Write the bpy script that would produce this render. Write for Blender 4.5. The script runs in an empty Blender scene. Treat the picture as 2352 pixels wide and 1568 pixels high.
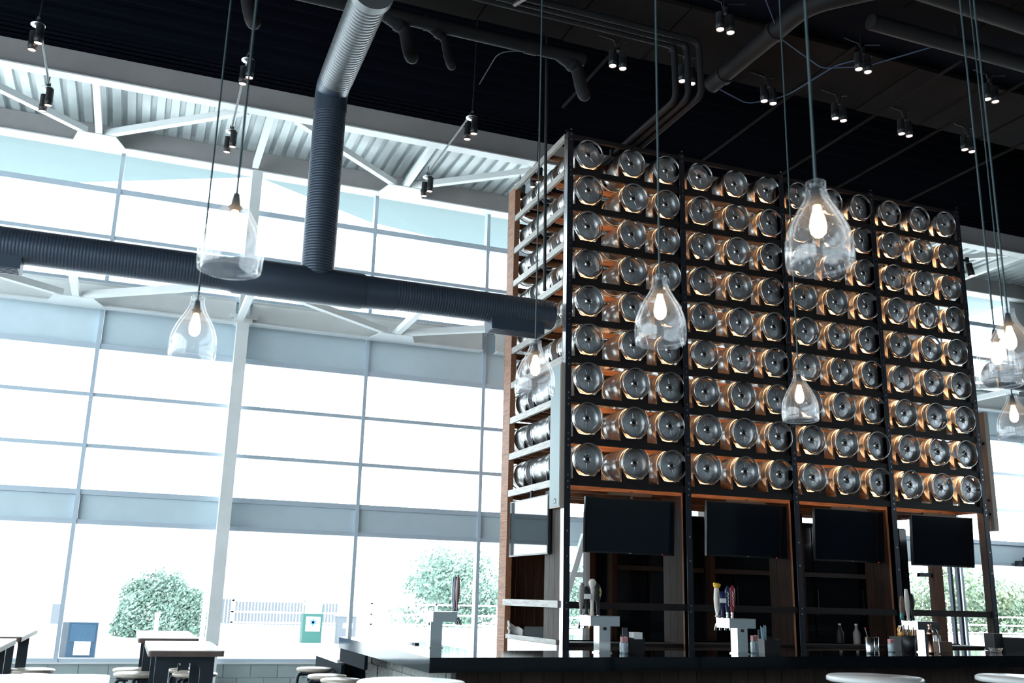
import bpy, math, random
from mathutils import Vector, Matrix
rnd = random.Random(7)
SC = bpy.context.scene
COL = SC.collection
PI = math.pi

# ------------------------------------------------------------------ camera
cam = bpy.data.cameras.new('camera'); camo = bpy.data.objects.new('camera', cam); COL.objects.link(camo)
yaw, pit, rol = math.radians(20.63045), math.radians(14.63993), math.radians(1.44855)
FPX = 2246.576
cy, sy, cp, sp, cr, sr = math.cos(yaw), math.sin(yaw), math.cos(pit), math.sin(pit), math.cos(rol), math.sin(rol)
fw = Vector((sy*cp, cy*cp, sp)); ri = Vector((cy, -sy, 0)); up = ri.cross(fw)
r2 = cr*ri + sr*up; u2 = -sr*ri + cr*up
M = Matrix((r2, u2, -fw)).transposed().to_4x4(); M.translation = (-4.9078, -11.0757, 1.5)
camo.matrix_world = M
cam.sensor_width = 36; cam.sensor_fit = 'HORIZONTAL'; cam.lens = FPX*36/2352
cam.clip_start = .05; cam.clip_end = 400
cam.dof.use_dof = True; cam.dof.focus_distance = 12.5; cam.dof.aperture_fstop = 3.2
SC.camera = camo

# ------------------------------------------------------------------ sky, sun, exposure
w = bpy.data.worlds.new('overcast_sky'); SC.world = w; w.use_nodes = True
bg = w.node_tree.nodes['Background']; bg.inputs[0].default_value = (.86, .955, 1, 1); bg.inputs[1].default_value = 7.6
sl = bpy.data.lights.new('sun', 'SUN'); sl.energy = 6.0; sl.angle = .05; sl.color = (1, .97, .92)
so = bpy.data.objects.new('sun', sl); COL.objects.link(so)
so.rotation_euler = Vector((-.22, .80, -.62)).to_track_quat('-Z', 'Y').to_euler()
SC.view_settings.view_transform = 'Standard'; SC.view_settings.look = 'None'
SC.view_settings.exposure = 0.0; SC.view_settings.gamma = 1.0; SC.view_settings.use_curve_mapping = False
SC.cycles.caustics_reflective = False; SC.cycles.caustics_refractive = False
SC.cycles.sample_clamp_indirect = 6.0
SC.cycles.max_bounces = 10; SC.cycles.transparent_max_bounces = 24; SC.cycles.transmission_bounces = 10

# ------------------------------------------------------------------ materials
MATS = {}
def mat(name, col, rough=.5, metal=0., var=.0, scale=6., bump=0., stretch=None, col2=None, emit=None, es=0., spec=.5, coat=0.):
    m = bpy.data.materials.new(name); m.use_nodes = True
    nt = m.node_tree; b = nt.nodes['Principled BSDF']
    b.inputs['Base Color'].default_value = (*col, 1); b.inputs['Roughness'].default_value = rough
    b.inputs['Metallic'].default_value = metal; b.inputs['Specular IOR Level'].default_value = spec
    if coat: b.inputs['Coat Weight'].default_value = coat; b.inputs['Coat Roughness'].default_value = .15
    if emit: b.inputs['Emission Color'].default_value = (*emit, 1); b.inputs['Emission Strength'].default_value = es
    if var or col2 or bump:
        tc = nt.nodes.new('ShaderNodeTexCoord'); mp = nt.nodes.new('ShaderNodeMapping')
        nz = nt.nodes.new('ShaderNodeTexNoise'); nz.inputs['Scale'].default_value = scale
        nz.inputs['Detail'].default_value = 6; nz.inputs['Roughness'].default_value = .6
        geo = nt.nodes.new('ShaderNodeNewGeometry')
        nt.links.new(geo.outputs['Position'], mp.inputs[0])
        if stretch: mp.inputs['Scale'].default_value = stretch
        nt.links.new(mp.outputs[0], nz.inputs['Vector'])
        if var or col2:
            rp = nt.nodes.new('ShaderNodeValToRGB')
            c2 = col2 or tuple(c*(1-var) for c in col)
            rp.color_ramp.elements[0].position = .33; rp.color_ramp.elements[1].position = .68
            rp.color_ramp.elements[0].color = (*c2, 1); rp.color_ramp.elements[1].color = (*col, 1)
            nt.links.new(nz.outputs['Fac'], rp.inputs[0])
            oi = nt.nodes.new('ShaderNodeObjectInfo'); mm = nt.nodes.new('ShaderNodeMapRange')
            mm.inputs['To Min'].default_value = 1-.5*var; mm.inputs['To Max'].default_value = 1+.3*var
            nt.links.new(oi.outputs['Random'], mm.inputs['Value'])
            mx = nt.nodes.new('ShaderNodeMix'); mx.data_type = 'RGBA'; mx.blend_type = 'MULTIPLY'; mx.inputs['Factor'].default_value = 1
            nt.links.new(rp.outputs[0], mx.inputs['A']); nt.links.new(mm.outputs[0], mx.inputs['B'])
            nt.links.new(mx.outputs['Result'], b.inputs['Base Color'])
        if bump:
            bp = nt.nodes.new('ShaderNodeBump'); bp.inputs['Strength'].default_value = bump; bp.inputs['Distance'].default_value = .01
            nt.links.new(nz.outputs['Fac'], bp.inputs['Height']); nt.links.new(bp.outputs[0], b.inputs['Normal'])
    MATS[name] = m
    return m
def pane_mat(name, tint, gloss):
    m = bpy.data.materials.new(name); m.use_nodes = True; nt = m.node_tree; nt.nodes.remove(nt.nodes['Principled BSDF'])
    tr = nt.nodes.new('ShaderNodeBsdfTransparent'); tr.inputs[0].default_value = (*tint, 1)
    gl = nt.nodes.new('ShaderNodeBsdfGlossy'); gl.inputs['Roughness'].default_value = .01
    fr = nt.nodes.new('ShaderNodeFresnel'); two_sided(nt, fr, gloss)
    mx = nt.nodes.new('ShaderNodeMixShader')
    nt.links.new(fr.outputs[0], mx.inputs[0]); nt.links.new(tr.outputs[0], mx.inputs[1]); nt.links.new(gl.outputs[0], mx.inputs[2])
    nt.links.new(mx.outputs[0], nt.nodes['Material Output'].inputs[0])
    return m
def two_sided(nt, fr, ior):
    ge = nt.nodes.new('ShaderNodeNewGeometry'); mr = nt.nodes.new('ShaderNodeMapRange')
    mr.inputs['To Min'].default_value = ior; mr.inputs['To Max'].default_value = 1/ior
    nt.links.new(ge.outputs['Backfacing'], mr.inputs['Value']); nt.links.new(mr.outputs[0], fr.inputs[0])
WIN = pane_mat('window_glass', (.97, .99, 1), 1.25)
g = bpy.data.materials.new('lamp_glass'); g.use_nodes = True; nt = g.node_tree; nt.nodes.remove(nt.nodes['Principled BSDF'])
tr = nt.nodes.new('ShaderNodeBsdfTransparent'); tr.inputs[0].default_value = (.97, .98, .99, 1)
gl = nt.nodes.new('ShaderNodeBsdfGlossy'); gl.inputs['Roughness'].default_value = .02
fr = nt.nodes.new('ShaderNodeFresnel'); two_sided(nt, fr, 1.55)
mx = nt.nodes.new('ShaderNodeMixShader'); ad = nt.nodes.new('ShaderNodeAddShader')
shn = nt.nodes.new('ShaderNodeBsdfSheen'); shn.inputs['Color'].default_value = (.95, .97, 1, 1); shn.inputs['Roughness'].default_value = .3  # sheen paints the bright rim light into the shade's edges
nt.links.new(fr.outputs[0], mx.inputs[0]); nt.links.new(tr.outputs[0], mx.inputs[1]); nt.links.new(gl.outputs[0], mx.inputs[2])
nt.links.new(mx.outputs[0], ad.inputs[0]); nt.links.new(shn.outputs[0], ad.inputs[1])
tl = nt.nodes.new('ShaderNodeBsdfTranslucent'); tl.inputs[0].default_value = (.9, .95, 1, 1)
haze = nt.nodes.new('ShaderNodeMixShader'); haze.inputs[0].default_value = .045     # translucent mix paints a pale light haze over the glass
nt.links.new(ad.outputs[0], haze.inputs[1]); nt.links.new(tl.outputs[0], haze.inputs[2])
nt.links.new(haze.outputs[0], nt.nodes['Material Output'].inputs[0]); LAMPGLASS = g

STEEL = mat('keg_steel', (.52, .515, .51), .32, 1., var=.2, scale=9, bump=.05)
STEELH = mat('keg_head_steel', (.74, .77, .81), .42, 1., var=.25, scale=14, bump=.08)
CHROME = mat('polished_steel', (.72, .75, .77), .09, 1.)
BRUSH = mat('brushed_steel', (.55, .58, .6), .25, 1.)
DARKHOLE = mat('dark_hole', (.01, .01, .012), .6)
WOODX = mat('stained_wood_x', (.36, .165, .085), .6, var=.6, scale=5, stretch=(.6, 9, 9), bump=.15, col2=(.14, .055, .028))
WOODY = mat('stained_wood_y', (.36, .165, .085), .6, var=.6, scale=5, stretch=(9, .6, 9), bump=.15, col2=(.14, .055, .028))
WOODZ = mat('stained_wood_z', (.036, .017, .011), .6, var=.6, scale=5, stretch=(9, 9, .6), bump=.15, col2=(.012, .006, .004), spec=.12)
LITW = mat('lit_grey_wood', (.085, .075, .068), .65, var=.5, scale=5, stretch=(9, 9, .6), bump=.15, col2=(.04, .033, .03), spec=.15)  # lit copy of the wood: window light is put into the grey
RAIL = mat('lit_rail_wood', (.42, .40, .37), .45, var=.4, scale=5, stretch=(9, .8, 9), col2=(.22, .2, .185))  # pale grey puts the window light into the end rail colour
BEAMF = mat('dark_front_beam_wood', (.014, .011, .012), .6, var=.5, scale=5, stretch=(.7, 9, 9), bump=.1, spec=.25)
RODM = mat('dark_rod_steel', (.09, .10, .105), .4, .5)
BLKSTEEL = mat('black_steel', (.025, .03, .042), .45, .6)
BOLT = mat('bolt_steel', (.3, .31, .34), .35, 1.)
POSTW = mat('stained_post_wood', (.19, .085, .045), .6, var=.5, scale=5, stretch=(9, 9, .6), col2=(.08, .035, .02), spec=.2)
WPAINT = mat('white_steel_paint', (.82, .85, .85), .45, var=.1, scale=2)
GPAINT = mat('grey_beam_paint', (.40, .385, .38), .55, var=.12, scale=2)
DECKM = mat('galvanised_deck', (.66, .72, .73), .38, .25, var=.15, scale=3)
ALU = mat('mullion_aluminium', (.52, .61, .70), .4, .1)
SPAN = mat('spandrel_metal', (.66, .79, .86), .4, .1, var=.10, scale=1.2)
CEILM = mat('black_ceiling_paint', (.0038, .0054, .0108), .9, spec=.08)
PANELM = mat('dark_grey_acoustic_panel', (.014, .0118, .0118), .95, var=.2, scale=3, spec=.05)
PIPEM = mat('dark_painted_pipe', (.012, .012, .0135), .6, spec=.12)
DUCTM = mat('dark_blue_grey_duct', (.045, .062, .09), .42, .35)
DUCTL = mat('bare_duct_metal', (.16, .17, .18), .4, .6)
FLOORM = mat('concrete_floor', (.23, .225, .22), .35, var=.3, scale=1.5)
WALLD = mat('dark_wall_paint', (.05, .055, .062), .8, var=.15)
FRONTM = mat('pale_front_wall', (.40, .45, .47), .8)
WALLW = mat('pale_wall_paint', (.62, .66, .67), .7)
BLOCK = mat('painted_block', (.44, .53, .54), .6, var=.1, scale=3)
TVF = mat('tv_frame_black', (.008, .009, .012), .3)
TVS = mat('tv_screen_black', (.003, .006, .011), .07, spec=.28)
COREM = mat('dark_glass_panel', (.003, .005, .009), .06, spec=.2)
GRANITE = mat('black_granite', (.005, .009, .013), .06, var=.4, scale=60, spec=.38)
CORK = mat('table_top_laminate', (.62, .57, .53), .25)
TEDGE = mat('table_edge_wood', (.14, .095, .085), .5, var=.3, scale=8)
LEGM = mat('black_powder_coat', (.012, .022, .032), .4)
SEATM = mat('pale_wood_seat', (.62, .54, .45), .3, var=.2, scale=6, stretch=(8, 1, 8))
WHITE = mat('white_laminate', (.8, .8, .8), .2)
STONE = mat('weathered_grey_block', (.34, .36, .34), .6, var=.55, scale=9, bump=.3, stretch=(2, 2, 6))
BPLANK = mat('dark_bar_plank', (.055, .036, .028), .55, var=.5, scale=5, stretch=(9, 9, .7))
WARM = mat('warm_led', (1, .6, .3), .5, emit=(1, .52, .24), es=55)
BULB = mat('lit_bulb', (1, .8, .6), .5, emit=(1, .62, .32), es=12)
LENS = mat('spot_lens', (1, .8, .7), .5, emit=(1, .68, .52), es=14)
MATTE = mat('matte_navy_panel', (.006, .012, .018), .8, spec=.08)
BLACKP = mat('matte_black', (.012, .013, .016), .5)
CABLE = mat('teal_grey_cable', (.022, .045, .052), .5)
BLUEC = mat('blue_data_cable', (.025, .055, .13), .5)
LEAF = mat('leaf_green', (.15, .26, .205), .7, var=.4, scale=2.5, col2=(.23, .32, .28))
LEAF2 = mat('leaf_olive', (.26, .29, .17), .7, var=.4, scale=1.2, col2=(.17, .29, .22))
BARK = mat('bark', (.09, .085, .08), .9)
GROUNDM = mat('pale_paving', (.62, .62, .6), .9, var=.06)
RAILW = mat('white_rail_paint', (.85, .87, .88), .5)
TEAL = mat('teal_paint', (.008, .07, .062), .6)
PALEBLUE = mat('pale_blue_grey_paint', (.085, .10, .12), .6)
KIOSKB = mat('kiosk_blue', (.02, .055, .10), .5)
SHEET = mat('paper_white', (.85, .85, .85), .8)
TANP = mat('tan_speaker_paint', (.34, .28, .24), .5)
SPKW = mat('pale_speaker_paint', (.20, .26, .27), .5)
SOFFITM = mat('pale_soffit', (.22, .29, .30), .8)
RUST = mat('rust', (.22, .13, .08), .9, var=.5, scale=25)

# ------------------------------------------------------------------ mesh helpers
class MB:
    def __init__(s): s.v = []; s.f = []; s.s = []
    def add(s, vs, fs, smooth=False):
        o = len(s.v); s.v += [tuple(v) for v in vs]; s.f += [tuple(i+o for i in f) for f in fs]; s.s += [smooth]*len(fs); return s
    def hexa(s, p):
        return s.add(p, [(0, 3, 2, 1), (4, 5, 6, 7), (0, 1, 5, 4), (1, 2, 6, 5), (2, 3, 7, 6), (3, 0, 4, 7)])
    def box(s, x0, x1, y0, y1, z0, z1):
        return s.hexa([(x0, y0, z0), (x1, y0, z0), (x1, y1, z0), (x0, y1, z0), (x0, y0, z1), (x1, y0, z1), (x1, y1, z1), (x0, y1, z1)])
    def bar(s, p0, p1, wd, ht, upv=(0, 0, 1)):
        p0, p1 = Vector(p0), Vector(p1); d = (p1-p0).normalized(); u = Vector(upv)
        if abs(d.dot(u)) > .98: u = Vector((0, 1, 0))
        a = d.cross(u).normalized()*wd/2; b = a.cross(d).normalized()*ht/2
        return s.hexa([p0-a-b, p0+a-b, p1+a-b, p1-a-b, p0-a+b, p0+a+b, p1+a+b, p1-a+b])
    def prism(s, poly, axis, a, b):
        n = len(poly)
        def P(t, q):
            return {'x': (q, t[0], t[1]), 'y': (t[0], q, t[1]), 'z': (t[0], t[1], q)}[axis]
        vs = [P(t, a) for t in poly]+[P(t, b) for t in poly]
        return s.add(vs, [tuple(range(n-1, -1, -1)), tuple(range(n, 2*n))]+[(i, (i+1) % n, n+(i+1) % n, n+i) for i in range(n)])
    def tube(s, path, r, n=10, caps=True, rad=None):
        P = [Vector(p) for p in path]; k = len(P); T = []
        for i in range(k):
            T.append((P[min(i+1, k-1)]-P[max(i-1, 0)]).normalized())
        u = Vector((0, 0, 1)) if abs(T[0].z) < .9 else Vector((1, 0, 0))
        a = T[0].cross(u).normalized(); vs = []; fs = []
        for i in range(k):
            a = (a-T[i]*a.dot(T[i])).normalized(); b = T[i].cross(a); R = rad[i] if rad else r
            vs += [P[i]+(a*math.cos(2*PI*j/n)+b*math.sin(2*PI*j/n))*R for j in range(n)]
        for i in range(k-1):
            fs += [(i*n+j, i*n+(j+1) % n, (i+1)*n+(j+1) % n, (i+1)*n+j) for j in range(n)]
        s.add(vs, fs, True)
        if caps:
            s.add(vs[:n], [tuple(range(n-1, -1, -1))]); s.add(vs[-n:], [tuple(range(n))])
        return s
    def cyl(s, p0, p1, r, n=16, r1=None):
        return s.tube([p0, p1], r, n, True, [r, r if r1 is None else r1])
    def lathe(s, prof, n=32, M=Matrix(), smooth=True):
        k = len(prof); vs = []
        for (r, z) in prof:
            vs += [M @ Vector((r*math.cos(2*PI*j/n), r*math.sin(2*PI*j/n), z)) for j in range(n)]
        fs = [(i*n+j, i*n+(j+1) % n, (i+1)*n+(j+1) % n, (i+1)*n+j) for i in range(k-1) for j in range(n)]
        return s.add(vs, fs, smooth)
    def ball(s, c, r, n=12, m=8, sc=(1, 1, 1)):
        pr = [(max(1e-4, r*math.sin(PI*i/m)), -r*math.cos(PI*i/m)) for i in range(m+1)]
        return s.lathe(pr, n, Matrix.Translation(Vector(c)) @ Matrix.Diagonal((*sc, 1)))
    def mesh(s, name, m):
        me = bpy.data.meshes.new(name); me.from_pydata(s.v, [], s.f); me.polygons.foreach_set('use_smooth', s.s)
        me.materials.append(m); me.update(); return me
def rounded(path, rad, n=5):
    P = [Vector(p) for p in path]; out = [P[0]]
    for i in range(1, len(P)-1):
        a = (P[i-1]-P[i]).normalized(); b = (P[i+1]-P[i]).normalized(); ang = a.angle(b)
        d = min(rad/math.tan(ang/2), (P[i-1]-P[i]).length*.49, (P[i+1]-P[i]).length*.49)
        p0, p1 = P[i]+a*d, P[i]+b*d
        for j in range(n+1):
            t = j/n; out.append((1-t)**2*p0+2*t*(1-t)*P[i]+t*t*p1)
    return out+[P[-1]]
def wbase(o):
    v = Vector((0, 0, 0))
    while o: v = v+o.location; o = o.parent
    return v
def obj(name, mb, m, parent=None, loc=None, world=True):
    """link MB (or a mesh) as one object. Geometry is given in world coordinates unless loc is set."""
    if isinstance(mb, MB):
        if loc is None and parent is not None and world:
            b = wbase(parent); mb.v = [(x-b.x, y-b.y, z-b.z) for x, y, z in mb.v]
        me = mb.mesh(name, m)
    else: me = mb
    o = bpy.data.objects.new(name, me); COL.objects.link(o)
    if loc is not None: o.location = loc
    if parent: o.parent = parent
    return o
def tag(o, label=None, cat=None, group=None, kind=None):
    if label: o['label'] = label
    if cat: o['category'] = cat
    if group: o['group'] = group
    if kind: o['kind'] = kind
    return o
def thing(name, loc, label, cat, group=None):
    o = bpy.data.objects.new(name, None); COL.objects.link(o); o.location = loc; o.empty_display_size = .1
    return tag(o, label, cat, group)
def dup(root, loc, label=None, rotz=None, group=None):
    def cp(o, p):
        c = o.copy(); COL.objects.link(c); c.parent = p
        for ch in [x for x in o.children]: cp(ch, c)
        return c
    r = cp(root, None); r.location = loc
    if rotz is not None: r.rotation_euler[2] = rotz
    if label: r['label'] = label
    if group: r['group'] = group
    return r
def struct(name, mb, m, parent=None):
    o = obj(name, mb, m, parent)
    if parent is None: o['kind'] = 'structure'
    return o

# ================================================================== SETTING
YW = 5.3; XL = -12.17; XR = 14.0; YB = -17.0
struct('floor', MB().box(XL, XR, YB, 5.42, -.2, 0), FLOORM)
# dark ceiling deck with ribs running along X
prof = [(YB, 8.86), (-.36, 8.86), (-.36, 11.0), (2.80, 11.0)]
z = 10.9
while z > 8.80:
    stp = .07 if z < 9.35 else .24
    prof += [(2.80, z), (2.765, z-.01), (2.765, z-stp*.55), (2.80, z-stp*.6)]; z -= stp
prof += [(2.80, 8.78)]
cb = MB(); k = len(prof)
cb.add([(XL, a, b) for a, b in prof]+[(XR, a, b) for a, b in prof]+[(XL, YB, 11.2), (XL, 2.86, 11.2), (XR, YB, 11.2), (XR, 2.86, 11.2)],
       [(i, i+1, k+i+1, k+i) for i in range(k-1)]+[(2*k, 2*k+1, 2*k+3, 2*k+2)])
ceil = struct('ceiling', cb, CEILM)
# bright galvanised deck beyond the inner beam, ribs along Y
prof = []; x = XL
while x < XR:
    prof += [(x, 8.80), (x+.12, 8.80), (x+.14, 8.86), (x+.20, 8.86)]; x += .215
db = MB(); k = len(prof)
db.add([(a, 2.8, b) for a, b in prof]+[(a, 5.6, b) for a, b in prof], [(i, k+i, k+i+1, i+1) for i in range(k-1)])
db.box(XL, XR, 2.8, 5.6, 8.9, 9.1)
obj('metal_deck', db, DECKM, ceil)
# acoustic panels under the dark ceiling
px = -3.9
i = 0
while px < 11:
    for (ya, yb, nm) in ((-1.72, -.42, 1), (-4.3, -2.75, 2), (-6.6, -4.7, 3)):
        if nm == 2 and px < 0: continue
        obj('acoustic_panel', MB().box(px+.012, px+1.19, ya, yb, 8.70-.012*(i % 2), 8.75), PANELM, ceil)
    px += 1.2; i += 1
# walls out of the camera's view
struct('wall_front', MB().box(XL, XR, YB-.2, YB, 0, 11.2), FRONTM)
wr = MB().box(XR, XR+.2, YB, 5.5, 0, 3.2).box(XR, XR+.2, YB, 5.5, 4.6, 11.2).box(XR, XR+.2, YB, -9.0, 3.2, 4.6).box(XR, XR+.2, 4.9, 5.5, 3.2, 4.6)
for yy in (-5.6, -2.1, 1.4): wr.box(XR, XR+.2, yy, yy+.2, 3.2, 4.6)
wright = struct('wall_right', wr, WALLD)
for ya, yb in ((-9, -5.6), (-5.4, -2.1), (-1.9, 1.4), (1.6, 4.9)): obj('pane', MB().box(XR+.09, XR+.11, ya, yb, 3.2, 4.6), WIN, wright)
wl = MB().box(XL-.2, XL, YB, 5.6, 0, .6).box(XL-.2, XL, YB, 5.6, 6.6, 11.2)
for yy in (YB, -11.5, -6, -.5, 5.2): wl.box(XL-.2, XL, yy, yy+.4, .6, 6.6)
wl.box(XL-.2, XL, YB, 5.6, 2.55, 3.05)
wleft = struct('wall_left', wl, WALLW)
for (ya, yb) in ((-16.6, -11.5), (-11.1, -6), (-5.6, -.5), (-.1, 5.2)):
    for (za, zt_) in ((.6, 2.55), (3.05, 6.6)):
        obj('pane', MB().box(XL-.11, XL-.09, ya, yb, za, zt_), WIN, wleft)
# far wall: blockwork knee wall plus curtain wall
kw = MB().box(XL, XR, 5.24, 5.40, 0, .40)
knee = struct('wall_back', kw, BLOCK)
for r in range(2):
    for j in range(48):
        xa = XL+j*.41+(.2 if r else 0)
        if xa > -1: break
        obj('block', MB().box(xa+.004, xa+.402, 5.225, 5.25, .002+.2*r, .197+.2*r), BLOCK, knee)
obj('cap', MB().box(XL, XR, 5.17, 5.42, .402, .425), WPAINT, knee)
MX = [-5.735+2.145*k for k in range(-3, 10)]
ZT = [(.45, 2.44), (2.89, 3.575), (3.625, 4.37), (4.42, 5.13)]
ZU = [(6.21, 6.95), (7.01, 7.74), (7.83, 8.50)]
for n in range(len(MX)-1):
    x0, x1 = MX[n], MX[n+1]
    fr = MB()
    fr.box(x0-.03, x0+.03, 5.20, 5.36, .42, 8.8)
    win = struct('window_%d' % (n+1), fr, ALU)
    for za, zb in ((.42, .48), (2.41, 2.48), (2.85, 2.93), (3.565, 3.625), (4.36, 4.42), (5.12, 5.21), (6.15, 6.25), (6.945, 7.01), (7.735, 7.83), (8.48, 8.58)):
        obj('transom', MB().box(x0+.031, x1-.031, 5.215, 5.35, za, zb), ALU, win)
    obj('spandrel_panel', MB().box(x0+.034, x1-.034, 5.27, 5.33, 2.482, 2.848), SPAN, win)
    obj('spandrel_panel', MB().box(x0+.034, x1-.034, 5.27, 5.33, 5.212, 6.148), SPAN, win)
    obj('spandrel_panel', MB().box(x0+.034, x1-.034, 5.27, 5.33, 8.582, 8.82), SPAN, win)
    for za, zb in ((.482, 2.408), (2.932, 3.563), (3.627, 4.358), (4.422, 5.118), (6.252, 6.943), (7.012, 7.733), (7.832, 8.478)):
        obj('pane', MB().box(x0+.032, x1-.032, 5.28, 5.292, za, zb), WIN, win)
struct('trim_1', MB().box(MX[-1]-.03, XR, 5.18, 5.36, 0, 8.8), WALLW)

# exterior canopy seen through the top panes
sof = [(-12.2, 5.45), (14, 5.45), (14, 8.6), (10.2, 7.2), (7.9, 6.6), (5.2, 5.5), (1.31, 7.3), (-1.23, 6.78), (-3.5, 5.5), (-3.77, 5.61), (-6.67, 7.16), (-7.82, 7.37), (-12.2, 7.6)]
tag(obj('canopy', MB().prism(sof, 'z', 8.55, 8.63), SOFFITM), 'pale saw-edged canopy outside above the top row of windows', 'canopy')

# ------------------------------------------------------------------ roof steel
def ibeam(x0, x1, yc, z0, z1, fl=.2, mb=None):
    mb = mb or MB(); mb.box(x0, x1, yc-.012, yc+.012, z0, z1); return mb
def truss(label, z0, z1, yo, yi, lower):
    t = thing('wind_truss', (-3.6, yo, z0), label, 'truss')
    if not lower:
        obj('inner_beam', MB().box(XL+.03, XR-.03, yi-.012, yi+.012, z0+.02, z1+.03), GPAINT, t)
        obj('inner_flange', MB().box(XL+.03, XR-.03, yi-.10, yi+.10, z0, z0+.02), WPAINT, t)['label'] = 'white bottom flange of the grey beam'
        obj('outer_beam', MB().box(XL+.03, XR-.03, yo-.012, yo+.012, z0+.02, z1), GPAINT, t)
        obj('outer_flange', MB().box(XL+.03, XR-.03, yo-.10, yo+.10, z0, z0+.02), WPAINT, t)['label'] = 'white bottom flange of the grey beam'
    else:
        obj('inner_chord', MB().box(XL+.03, XR-.03, yi-.05, yi+.05, z0, z0+.09), WPAINT, t)
        for a in range(-1, 4):
            xa = -3.59+a*8.58/2
            obj('outer_beam', MB().box(xa+.13, xa+4.29-.13, yo-.10, yo+.10, z0, z0+.02).box(xa+.13, xa+4.29-.13, yo-.012, yo+.012, z0+.02, z1).box(xa+.13, xa+4.29-.13, yo-.10, yo+.10, z1, z1+.02), WPAINT, t)
    zt = z0+.05
    for a in range(-1, 4):
        xn = -1.15+a*5.0 if not lower else -1.15+a*5.0
        # node on the outer chord, two diagonals to the inner chord and one cross strut
        obj('diagonal', MB().bar((xn-.15, yo-.45, zt), (xn-2.12, yi+.12, zt), .10, .10), WPAINT, t)
        if a < 3: obj('diagonal', MB().bar((xn+.15, yo-.45, zt), (xn+2.15, yi+.12, zt), .10, .10), WPAINT, t)
        if a < 3: obj('cross_strut', MB().bar((xn+.05, yo-.3, zt), (xn+.05, yi+.1, zt), .10, .10), WPAINT, t)
        if a < 3: obj('gusset_plate', MB().prism([(xn-.35, yo-.1), (xn+.45, yo-.1), (xn+.30, yo-.52), (xn-.25, yo-.52)], 'z', zt-.062, zt-.05), WPAINT, t)
        xc = xn-2.5
        obj('cross_strut', MB().bar((xc, yo-.2, zt), (xc, yi+.1, zt), .10, .10), WPAINT, t)
    return t
truss('white flat wind truss and grey beams under the bright metal deck', 8.41, 8.79, 5.0, 2.73, False)
truss('white flat wind truss above the blue-grey spandrel band', 5.73, 6.09, 5.0, 2.95, True)
for i, (xc, lb) in enumerate(((-3.59, 'pale square steel column with a rust patch, by the tables'), (4.99, 'pale square steel column behind the keg rack'), (-12.02, 'pale square steel column in the far left corner'))):
    t = thing('steel_column', (xc, 5.0, 0), lb, 'column', 'window wall columns')
    obj('lower_shaft', MB().box(xc-.095, xc+.095, 4.9, 5.1, 0, 5.80), WPAINT, t)
    obj('cap_plate', MB().box(xc-.21, xc+.21, 4.86, 5.14, 5.80, 5.86).box(xc-.14, xc+.14, 4.88, 5.12, 5.72, 5.80), WPAINT, t)
    obj('upper_shaft', MB().box(xc-.085, xc+.085, 4.92, 5.08, 5.86, 8.41), WPAINT, t)
    if i == 0:
        sp_ = obj('rust_patch', MB().prism([(xc-.09, .66), (xc-.05, .60), (xc, .62), (xc+.05, .56), (xc+.088, .64), (xc+.07, .70), (xc, .69), (xc-.05, .73)], 'y', 4.897, 4.902), RUST, t)
        sp_['label'] = 'brown rusted patch on the pale column'
t = thing('door_post', (1.78, 5.0, 0), 'white square door post seen through the left end of the rack', 'post')
obj('shaft', MB().box(1.71, 1.85, 4.95, 5.09, 0, 2.85), WPAINT, t); obj('base_plate', MB().box(1.68, 1.88, 4.92, 5.12, 0, .012), WPAINT, t)
t = thing('brace_post', (2.6, 4.85, 0), 'white post with a slanted brace seen through the first bay', 'post')
obj('shaft', MB().box(2.57, 2.65, 4.8, 4.9, 0, 2.85), WPAINT, t); obj('brace', MB().bar((2.55, 4.85, 2.6), (2.02, 4.85, 1.0), .1, .1), WPAINT, t)
obj('crossbar', MB().box(1.85, 2.57, 4.82, 4.88, 1.86, 1.95), WPAINT, t)

# ------------------------------------------------------------------ ducts
def ribbed(p0, p1, r, pitch=.035, n=28, amp=.0016):
    p0, p1 = Vector(p0), Vector(p1); L = (p1-p0).length; k = int(L/pitch); path = []; rad = []
    for i in range(k):
        for a, b in ((0, 0), (.42, 0), (.5, amp), (.92, amp)):
            path.append(p0+(p1-p0)*((i+a)/k)); rad.append(r+b)
    path.append(p1); rad.append(r)
    return MB().tube(path, r, n, True, rad)
ZD = 5.075; YD = .3
t = thing('spiral_duct', (-3.16, YD, ZD), 'dark blue-grey round spiral duct crossing the window, with a vertical riser', 'duct')
obj('left_run', ribbed((XL, YD, ZD), (-4.18, YD, ZD), .195, amp=.0009), DUCTM, t)
obj('right_run', ribbed((-2.2, YD, ZD+.015), (-.08, YD, ZD+.015), .19), DUCTM, t)
tee = obj('tee', MB().tube([(-4.27, YD, ZD), (-4.18, YD, ZD), (-4.12, YD, ZD), (-2.62, YD, ZD), (-2.58, YD, ZD), (-2.2, YD, ZD+.01)][0:5], .21, 32, True, [.2, .2, .222, .222, .205]), DUCTM, t)
obj('joint_band', MB().tube([(-2.58, YD, ZD), (-2.2, YD, ZD+.01)], .2, 28, True, [.205, .195]), DUCTM, t)
obj('riser', ribbed((-3.165, YD, ZD+.01), (-3.165, YD, 7.38), .200), DUCTM, t)
obj('elbow', MB().tube(rounded([(-3.165, YD, 7.36), (-3.165, YD, 7.69), (-3.165, YD-.34, 7.69)], .30, 10), .206, 28), DUCTM, t)
dv = Vector((0, -1, 0))
pA = Vector((-3.165, YD-.33, 7.69)); pB = pA+dv*1.87
obj('upper_run', ribbed(pA, pB, .205, .06, 32, .004), DUCTL, t)
obj('end_collar', MB().tube([pB, pB+dv*.12], .235, 32), DUCTL, t)
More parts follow.
